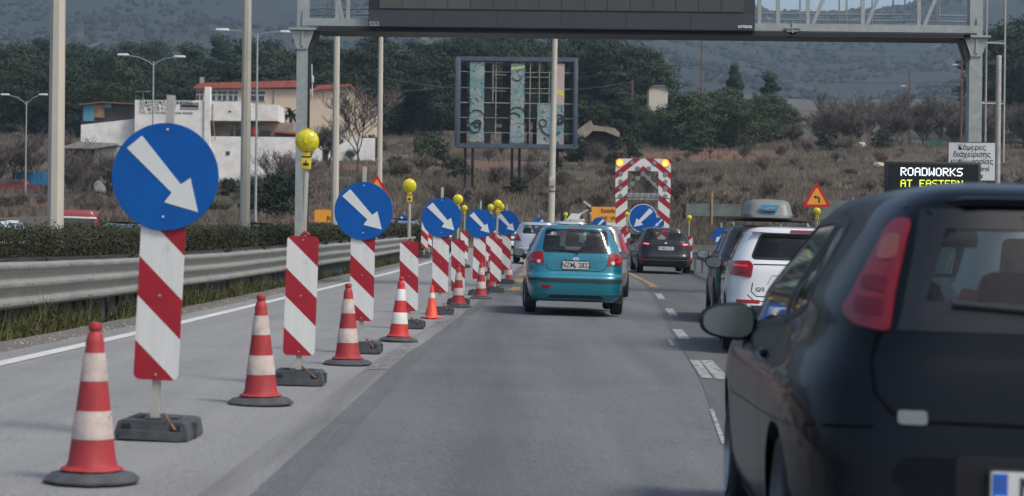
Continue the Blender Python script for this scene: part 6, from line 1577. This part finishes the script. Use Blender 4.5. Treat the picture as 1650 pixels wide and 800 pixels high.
text('GETZ', .035, m_chrome, e, (-.44, c.pt('rear', .44, .975).y - .004, .975), ext=.001, name='badge_lettering'); text('HYUNDAI', .028, m_chrome, e, (.43, c.pt('rear', .43, .965).y - .004, .965), ext=.001, name='badge_lettering'); text('1.3 GLS', .026, m_chrome, e, (.42, c.pt('rear', .43, .89).y - .004, .905), ext=.001, name='badge_lettering')
number_plate(e, c, .825, 'NZM  2822', y_off=.016, w=.44, h=.125, blue=False, face=m_dirt, size=.118)
b = MB(); b.box((-.008, c.pt('rear', 0, .80).y - .03, .80), (.022, .004, .03), m_lred); b.build('plate_sticker', None, e)
c.patch([(-.775, .555), (.775, .555), (.775, .605), (-.775, .605)], 'rear', 'bumper_strip', m_trim, e, off=.014, rnd=.02)
c.patch(rrect(-.56, .435, -.41, .49, .01, 2), 'rear', 'fog_lamp', m_lred, e, off=.01)
c.patch([(-.50, .24), (.50, .24), (.42, .335), (-.42, .335)], 'rear', 'bumper_recess', m_trim, e, off=.004, rnd=.02)
c.patch([(.44, .345), (.78, .352), (.78, .365), (.47, .372)], 'rear', 'bumper_lip', teal, e, off=.02, both=True)
c.patch(rrect(-.15, 1.415, .15, 1.435, .008, 2), 'rear', 'brake_light', m_lred2, e, off=.01)
wiper(e, c, [(-.42, 1.075), (-.1, 1.062), (.1, 1.06)], (.02, 1.03)); underbody(e, c, L, ARCH)
for yw in (.72, 3.14):
    for s_ in (-1, 1): wheel(e, s_ * .725, yw, .29, .185, s_)
b = MB()
for s_ in (-1, 1): b.box((s_ * .70, .40, .30), (.20, .012, .20), m_trim)
b.build('mud_flap', None, e)
for s_ in (-1, 1): side_mirror(e, c, 2.5, .985, s_, .20, .135, m_trim)
seats(e, c, L, ry=.92, fy=1.9, hr=2); steering(e, 2.3); b = MB(); b.box((0, 2.28, 1.30), (.24, .03, .07), m_int, bev=.015); b.build('inner_mirror', None, e)
exhaust(e, .45, .02); place_car(e, 1.045, 32.8, R(.4)); getz = e

# ---------- generic builder for the other cars
def simple_car(label, L, W, H, belt, pcol, gw=.53, gt=.47, gz=(1.03, 1.36), lamps=None, lampmat=None, x=0, d=0, rz=0, win=m_gld, metal=.35, sidewin=None, clad=None, recess=None, plate=None, pz=.80, flip=False, rows=None, wheel_r=.31, n=7, roof_sp=True, group=None, mir=True, sm_col=None, cat='car', hr=3, zf=None, mirz=None, rim=m_rim, zoff=0.0, dust=.08, int_=True, wb=None, coat=1.0, pblue=True, wshield=1.15):
    rows = rows or hatch_rows(L, W, H, belt, wind=wshield); pm = pcol if not isinstance(pcol, tuple) else paint_mat('car_paint', pcol, metal, .32, coat, dust, .3 if coat < .5 else .5)
    c = Car(L, rows, n=n, sub=5, N=96); e = empty('car', (0, 0, 0), 0, label, cat, group); hw = W / 2
    g_r = rpoly([(-gw, gz[0]), (gw, gz[0]), (gt, gz[1]), (-gt, gz[1])], .05); gs = sidewin or [(.72, belt + .06), (L - wshield - .05, belt + .035), (L - wshield - .58, H - .115), (.95, H - .13)]
    g_d = rpoly(gs, .05); g_f = rpoly([(-hw * .77, belt + .07), (hw * .77, belt + .07), (hw * .62, H - .13), (-hw * .62, H - .13)], .05)
    wb = wb or (.78, L - .82); ARCH = [(wb[0], wheel_r, wheel_r + .045), (wb[1], wheel_r, wheel_r + .045)]
    finish(c.body([(g_r, 'rear'), (g_d, 'side'), (g_f, 'front')], ARCH), pm, e)
    c.patch(g_r, 'rear', 'rear_window', win, e, off=-.002, rim=.002); c.patch(g_f, 'front', 'windscreen', m_gl, e, off=-.002, rim=.002); c.patch(g_d, 'side', 'side_window', win, e, off=-.002, rim=.002, both=True)
    c.line(g_r + [g_r[0]], 'rear', 'window_rubber', e, w=.03, off=.003, material=m_gloss); c.line(g_d + [g_d[0]], 'side', 'window_rubber', e, w=.03, off=.002, both=True, material=m_trim)
    mx = (gs[0][0] + gs[1][0]) / 2; c.patch([(mx - .05, belt + .05), (mx + .04, belt + .05), (mx + .04, H - .12), (mx - .05, H - .125)], 'side', 'door_pillar', m_trim, e, off=.003, both=True, rim=.005)
    if lamps: c.patch(lamps, 'rear', 'tail_light', lampmat or m_lred, e, off=.014, rim=.01, both=True, step=.04, rnd=.02)
    c.line([(0, .60), (hw * .62, .61), (hw * .72, .68)], 'rear', 'tailgate_seam', e, both=True, w=.01)
    if clad: c.patch([(-hw * .985, .22), (hw * .985, .22), (hw * .99, clad), (-hw * .99, clad)], 'rear', 'lower_bumper', m_trim, e, off=.008)
    else: c.patch([(-hw * .7, .22), (hw * .7, .22), (hw * .62, .31), (-hw * .62, .31)], 'rear', 'lower_bumper', m_trim, e, off=.006)
    if plate: number_plate(e, c, pz, plate, y_off=.014, blue=pblue, face=None if pblue else m_dirt)
    for pts in ([(mx, belt), (mx - .03, .6), (mx - .08, .25)], [(gs[1][0] + .05, belt - .02), (gs[1][0] + .02, .26)]): c.line(pts, 'side', 'door_seam', e, both=True, w=.008)
    b = MB()
    for s_ in (-1, 1): b.box((s_ * (c.at(.85)[0] + .008), mx + .25, .85), (.03, .2, .03), pm, bev=.01)
    b.build('door_handle', None, e); underbody(e, c, L, ARCH)
    for yw in wb:
        for s_ in (-1, 1): wheel(e, s_ * (hw - .10), yw, wheel_r, .2, s_, rim)
    if mir:
        for s_ in (-1, 1): side_mirror(e, c, L - wshield - .22, mirz or belt + .02, s_, .22, .15, sm_col or pm)
    if int_: seats(e, c, L, hr=hr, ry=.95, fy=L * .49, head=m_seat)
    # front: lamps and grille, seen from the front or a step aside
    c.patch(rpoly([(hw * .55, .66), (hw * .9, .68), (hw * .92, .76), (hw * .6, .75)], .02), 'front', 'headlight', m_lclr, e, off=.012, both=True)
    c.patch(rrect(-hw * .5, .62, hw * .5, .74, .03), 'front', 'grille', m_trim, e, off=.004); c.patch(rrect(-hw * .6, .28, hw * .6, .42, .03), 'front', 'lower_grille', m_trim, e, off=.004)
    place_car(e, x, d, R(rz), zf=zf, dz=.012 + zoff)
    if flip: e.rotation_euler = (-e.rotation_euler[0], R(-1.15), R(180 + rz))
    return e, c
# 3. white compact SUV
e, c = simple_car('white compact crossover with dark lower bumper behind the black car mirror', 4.19, 1.79, 1.49, 1.02, (.66, .67, .68), gw=.60, gt=.49, gz=(1.10, 1.375), metal=0, x=3.32, d=22.6, rz=-5.0,
                  lamps=[(.83, .90), (.60, .88), (.58, 1.02), (.62, 1.065), (.80, 1.06), (.85, .99)], clad=.56, win=m_gld, plate='IYP 8360', pz=.835, wheel_r=.33, mirz=1.02, sm_col=m_gloss, dust=.03)
ob = [ch for ch in e.children if ch.name.startswith('tail_light')]
for ch, sg in zip(ob, (1, -1)):
    c.patch(rpoly([(.63, .925), (.79, .94), (.79, .965), (.63, .95)], .01, 2), 'rear', 'lens_cell', m_lred2, ch, off=.018, side=sg); c.patch(rpoly([(.64, .99), (.80, 1.0), (.80, 1.025), (.64, 1.015)], .01, 2), 'rear', 'lens_cell', m_lbright, ch, off=.018, side=sg)
c.patch(rrect(.50, .585, .76, .62, .01, 2), 'rear', 'rear_reflector', m_lred, e, off=.012, both=True)
c.line([(-.58, 1.03), (0, 1.035), (.58, 1.03)], 'rear', 'tailgate_crease', e, w=.012)
c.line([(.585, .82), (.60, .72), (.54, .665), (0, .66)], 'rear', 'tailgate_seam', e, both=True, w=.01)
c.line([(-.42, .80), (-.37, .905), (0, .915), (.37, .905), (.42, .80)], 'rear', 'plate_recess_edge', e, w=.012, material=m_seatl)
b = MB(); y_ = c.pt('rear', .1, .955).y - .008
for k in range(4):
    pts = [(-.075 + k * .05 + .034 * math.cos(a * .3927), y_, .955 + .034 * math.sin(a * .3927)) for a in range(17)]; b.tube(pts, .0055, m_chrome, n=5, caps=False)
b.build('ring_emblem', None, e); text('Q2', .062, m_dark, e, (-.50, c.pt('rear', .50, .745).y - .006, .745), ext=.001, name='badge_lettering', sx=1.3, bold=.001)
c.patch([(-.60, 1.385), (.60, 1.385), (.50, 1.43), (-.50, 1.43)], 'rear', 'roof_spoiler', MATS['car_paint'], e, off=.05, rim=.02, rnd=.02)
c.patch(rrect(-.16, 1.39, .16, 1.408, .006, 2), 'rear', 'brake_light', m_lred2, e, off=.058)
# 4. dark SUV with roof box
darkg = paint_mat('dark_grey_paint', (.022, .026, .030), .1, .35, .4, .04, .35)
e, c = simple_car('dark grey estate car carrying a grey roof box, ahead of the white crossover', 4.5, 1.82, 1.58, 1.06, darkg, gw=.62, gt=.54, gz=(1.10, 1.46), x=4.12, d=31.5, rz=-3.8, lamps=[(.84, .84), (.66, .84), (.64, 1.0), (.80, 1.0)], wheel_r=.34, mirz=1.06, sm_col=m_trim, plate='NIX 5214', pz=.8)
for s_ in (-1, 1): b = MB(); b.tube([(s_ * .60, .75, 1.57), (s_ * .60, 1.0, 1.615), (s_ * .60, 2.7, 1.615), (s_ * .60, 2.95, 1.56)], .02, mat('roof_rail_silver', (.45, .47, .48), .4, .5), n=8); b.build('roof_rail', None, e)
bars = []
for yy in (1.15, 2.25): b = MB(); b.box((0, yy, 1.665), (1.36, .07, .035), m_trim, bev=.012); 
for yy in (1.15, 2.25):
    b = MB(); b.box((0, yy, 1.668), (1.36, .07, .035), m_trim, bev=.012)
    for s_ in (-1, 1): b.box((s_ * .60, yy, 1.64), (.05, .08, .06), m_trim, bev=.01)
    b.build('cross_bar', None, e)
m_box = mat('roof_box_grey', (.16, .185, .175), .45, .0, var=.05, vs=2, spec=.5)
suv = e
rb = empty('roof_box', (0, 0, 0), 0, 'glossy grey roof box with blue label strapped on the dark estate car', 'roof box')
bm = bmesh.new(); KB = [(0, .385, .0), (.01, .40, .04), (.03, .40, .07), (.04, .385, .085), (.08, .365, .19), (.14, .335, .265), (.22, .26, .295), (.5, .1, .305)]
rings = []
for (ins, hw_, z_) in KB:
    ring = []
    for k in range(64):
        a = 2 * math.pi * k / 64; q, w_ = math.cos(a), math.sin(a); Lr = .95 - ins * (.9 if w_ < 0 else 2.2)
        ring.append(bm.verts.new((hw_ * math.copysign(abs(q) ** .33, q), .98 + max(.05, Lr) * math.copysign(abs(w_) ** .33, w_), z_)))
    rings.append(ring)
for i in range(len(rings) - 1):
    for k in range(64): bm.faces.new((rings[i][k], rings[i][(k+1) % 64], rings[i+1][(k+1) % 64], rings[i+1][k]))
bm.faces.new(rings[-1]); bm.faces.new(rings[0][::-1]); finish(bm, m_box, rb, 'lid')
b = MB(); b.box((0, .98, -.012), (.72, 1.8, .05), m_trim, bev=.02); b.build('base_tray', None, rb)
m_lblue = mat('label_blue', (.05, .30, .50), .4); b = MB(); b.prism([(-.15, .205), (.15, .205), (.11, .115), (-.11, .115)], .035, .075, m_lblue); b.box((0, .034, .155), (.15, .006, .035), m_signw); o = b.build('label', None, rb, (0, -.02, 0))
text('THULE', .045, m_txt, o, (0, .030, .155), ext=.001, sx=1.1, bold=.001)
rb.location = suv.location + Vector((.02, .45, 1.705)); rb.rotation_euler = suv.rotation_euler
for ch in rb.children: pass
# 5. dark hatchback before the arrow trailer
e, c = simple_car('dark grey hatchback with lit brake lights in front of the arrow trailer', 4.04, 1.735, 1.47, 1.0, (.012, .014, .018), gw=.60, gt=.50, gz=(1.03, 1.33), x=4.95, d=64, rz=1.2, lamps=[(.84, .90), (.56, .875), (.50, .93), (.52, .965), (.80, 1.0), (.86, .96)], lampmat=m_lred, metal=0, coat=.25, plate='NKE 3172', pz=.80, pblue=True, win=m_gl, sm_col=m_trim, hr=2, dust=.03)
for ch, sg in zip([ch for ch in e.children if ch.name.startswith('tail_light')], (1, -1)): c.patch(rpoly([(.55, .91), (.70, .925), (.70, .955), (.55, .94)], .01, 2), 'rear', 'bright_lens', mat('brake_lens_lit', (.8, .3, .3), .2, emit=(1, .25, .2, .7)), ch, off=.018, side=sg)
c.patch([(.70, .44), (.80, .44), (.80, .54), (.74, .54)], 'rear', 'rear_reflector', m_lred, e, off=.012, both=True); c.line([(-.75, .425), (.75, .425)], 'rear', 'chrome_strip', e, w=.012, off=.012, material=m_chrome); c.patch([(.045 * math.cos(k * .5236), .965 + .02 * math.sin(k * .5236)) for k in range(12)], 'rear', 'emblem', m_chrome, e, off=.012)
c.patch(rrect(-.14, 1.345, .14, 1.36, .006, 2), 'rear', 'brake_light', m_lbright, e, off=.02); antenna(e, 1.1, 1.46, .22)
# 6. silver hatchback left of the teal car
silver = paint_mat('silver_paint', (.42, .44, .47), .6, .3, 1.0, .03)
e, c = simple_car('silver hatchback between the cone line and the teal car roof', 3.75, 1.695, 1.53, 1.0, silver, gw=.52, gt=.47, gz=(1.10, 1.39), x=.88, d=72.5, rz=-1.5, lamps=[(.83, .82), (.56, .80), (.60, .92), (.70, 1.06), (.76, 1.10), (.83, .96)], plate='IMB 6629', pz=.66, win=m_gl, hr=2); antenna(e, 1.3, 1.52, .2)
# 7. pale silver car further on
e, c = simple_car('pale silver car roof ahead of the silver hatchback, mostly hidden by the teal car', 4.1, 1.75, 1.60, 1.08, paint_mat('pale_silver_paint', (.50, .52, .54), .5, .3), gw=.58, gt=.52, gz=(1.14, 1.46), x=2.32, d=80, rz=-1, lamps=[(.84, .8), (.66, .8), (.66, 1.1), (.76, 1.1)], win=m_gl, plate='IKE 7031', pz=.7, hr=2); antenna(e, 1.2, 1.59, .15)
# 8. grey hatch directly ahead of the teal one
e, c = simple_car('grey small car with tall red tail light tucked right behind the teal hatchback', 3.9, 1.68, 1.52, 1.0, paint_mat('warm_grey_paint', (.20, .20, .20), .5, .3), gw=.52, gt=.46, gz=(1.06, 1.40), x=1.60, d=41.2, rz=-1.5, lamps=[(.79, .84), (.70, .84), (.60, 1.33), (.635, 1.36), (.69, 1.22), (.785, .98)], win=m_gl, plate='NBZ 4418', pz=.75, sm_col=m_trim)
# 9. silver car glimpsed through the black car's windows
e, c = simple_car('silver car seen only through the rear window of the black hatchback', 4.1, 1.74, 1.46, .96, silver, gw=.56, gt=.48, gz=(1.0, 1.32), x=4.35, d=15.3, rz=-1, lamps=[(.84, .78), (.60, .78), (.60, .90), (.80, .93)], win=m_gld, plate='IZT 9057', pz=.7)
# 10+. oncoming and opposite carriageway
def oz(x, d): return roadz(x, d)
wht = paint_mat('white_paint', (.62, .63, .63), 0, .35, 1.0, .05)
simple_car('white saloon facing the camera beside the silver hatchback', 4.3, 1.74, 1.46, .96, wht, x=.0, d=93, rz=4, flip=True, lamps=[(.84, .8), (.62, .8), (.62, .95), (.8, .95)], win=m_gl)
simple_car('white car roof just showing above the hedge at the left edge', 4.3, 1.75, 1.50, .98, wht, x=PX(8, 58), d=58, rz=0, flip=True, win=m_gl, zf=oz)
simple_car('silver blue car roof showing between the red van and the largest blue disc', 4.2, 1.72, 1.44, .96, paint_mat('pale_blue_paint', (.26, .33, .38), .4, .3), x=PX(222, 66), d=66, flip=True, win=m_gl, zf=oz)
simple_car('grey green saloon roof above the hedge just right of the second tall pole', 4.3, 1.72, 1.44, .96, paint_mat('grey_green_paint', (.20, .25, .25), .4, .3), x=PX(424, 72), d=72, flip=True, win=m_gl, zf=oz)
simple_car('dark grey car with bright headlight beyond the barrier end', 4.3, 1.76, 1.50, .98, paint_mat('slate_paint', (.12, .14, .16), .4, .3), x=PX(651, 99), d=99, rz=2, flip=True, win=m_gl, zf=oz)
simple_car('dark car beyond the plain striped panels, left of the third blue disc', 4.2, 1.74, 1.46, .98, paint_mat('charcoal_paint', (.03, .033, .04), .4, .3), x=PX(700, 96), d=96, rz=2, flip=True, win=m_gl)
# red van
vrows = [(.24, .80, .14, 4.5), (.34, .86, .03, 4.56), (.6, .88, 0, 4.6), (.9, .88, .04, 4.5), (1.1, .87, .06, 4.0), (1.2, .86, .07, 3.7), (1.5, .83, .10, 3.35), (1.75, .79, .14, 3.05), (1.86, .74, .2, 2.9), (1.90, .66, .35, 2.7), (1.92, .03, 1.4, 1.6)]
red = paint_mat('faded_red_paint', (.24, .025, .035), .1, .45, .4, .06)
e, c = simple_car('faded red van above the hedge right of the leftmost tall pole', 4.6, 1.76, 1.92, 1.18, red, rows=vrows, gw=.70, gt=.64, gz=(1.24, 1.62), n=9, x=PX(120, 73), d=73, rz=10, zoff=-.08, lamps=[(.86, .8), (.74, .8), (.74, 1.15), (.84, 1.15)], cat='van', zf=oz, sidewin=[(.5, 1.26), (3.2, 1.24), (2.95, 1.66), (.55, 1.66)], win=m_gl, wshield=1.2)
c.patch([(-.74, 1.60), (.74, 1.60), (.72, 1.66), (-.72, 1.66)], 'rear', 'white_band', m_wht, e, off=.01)
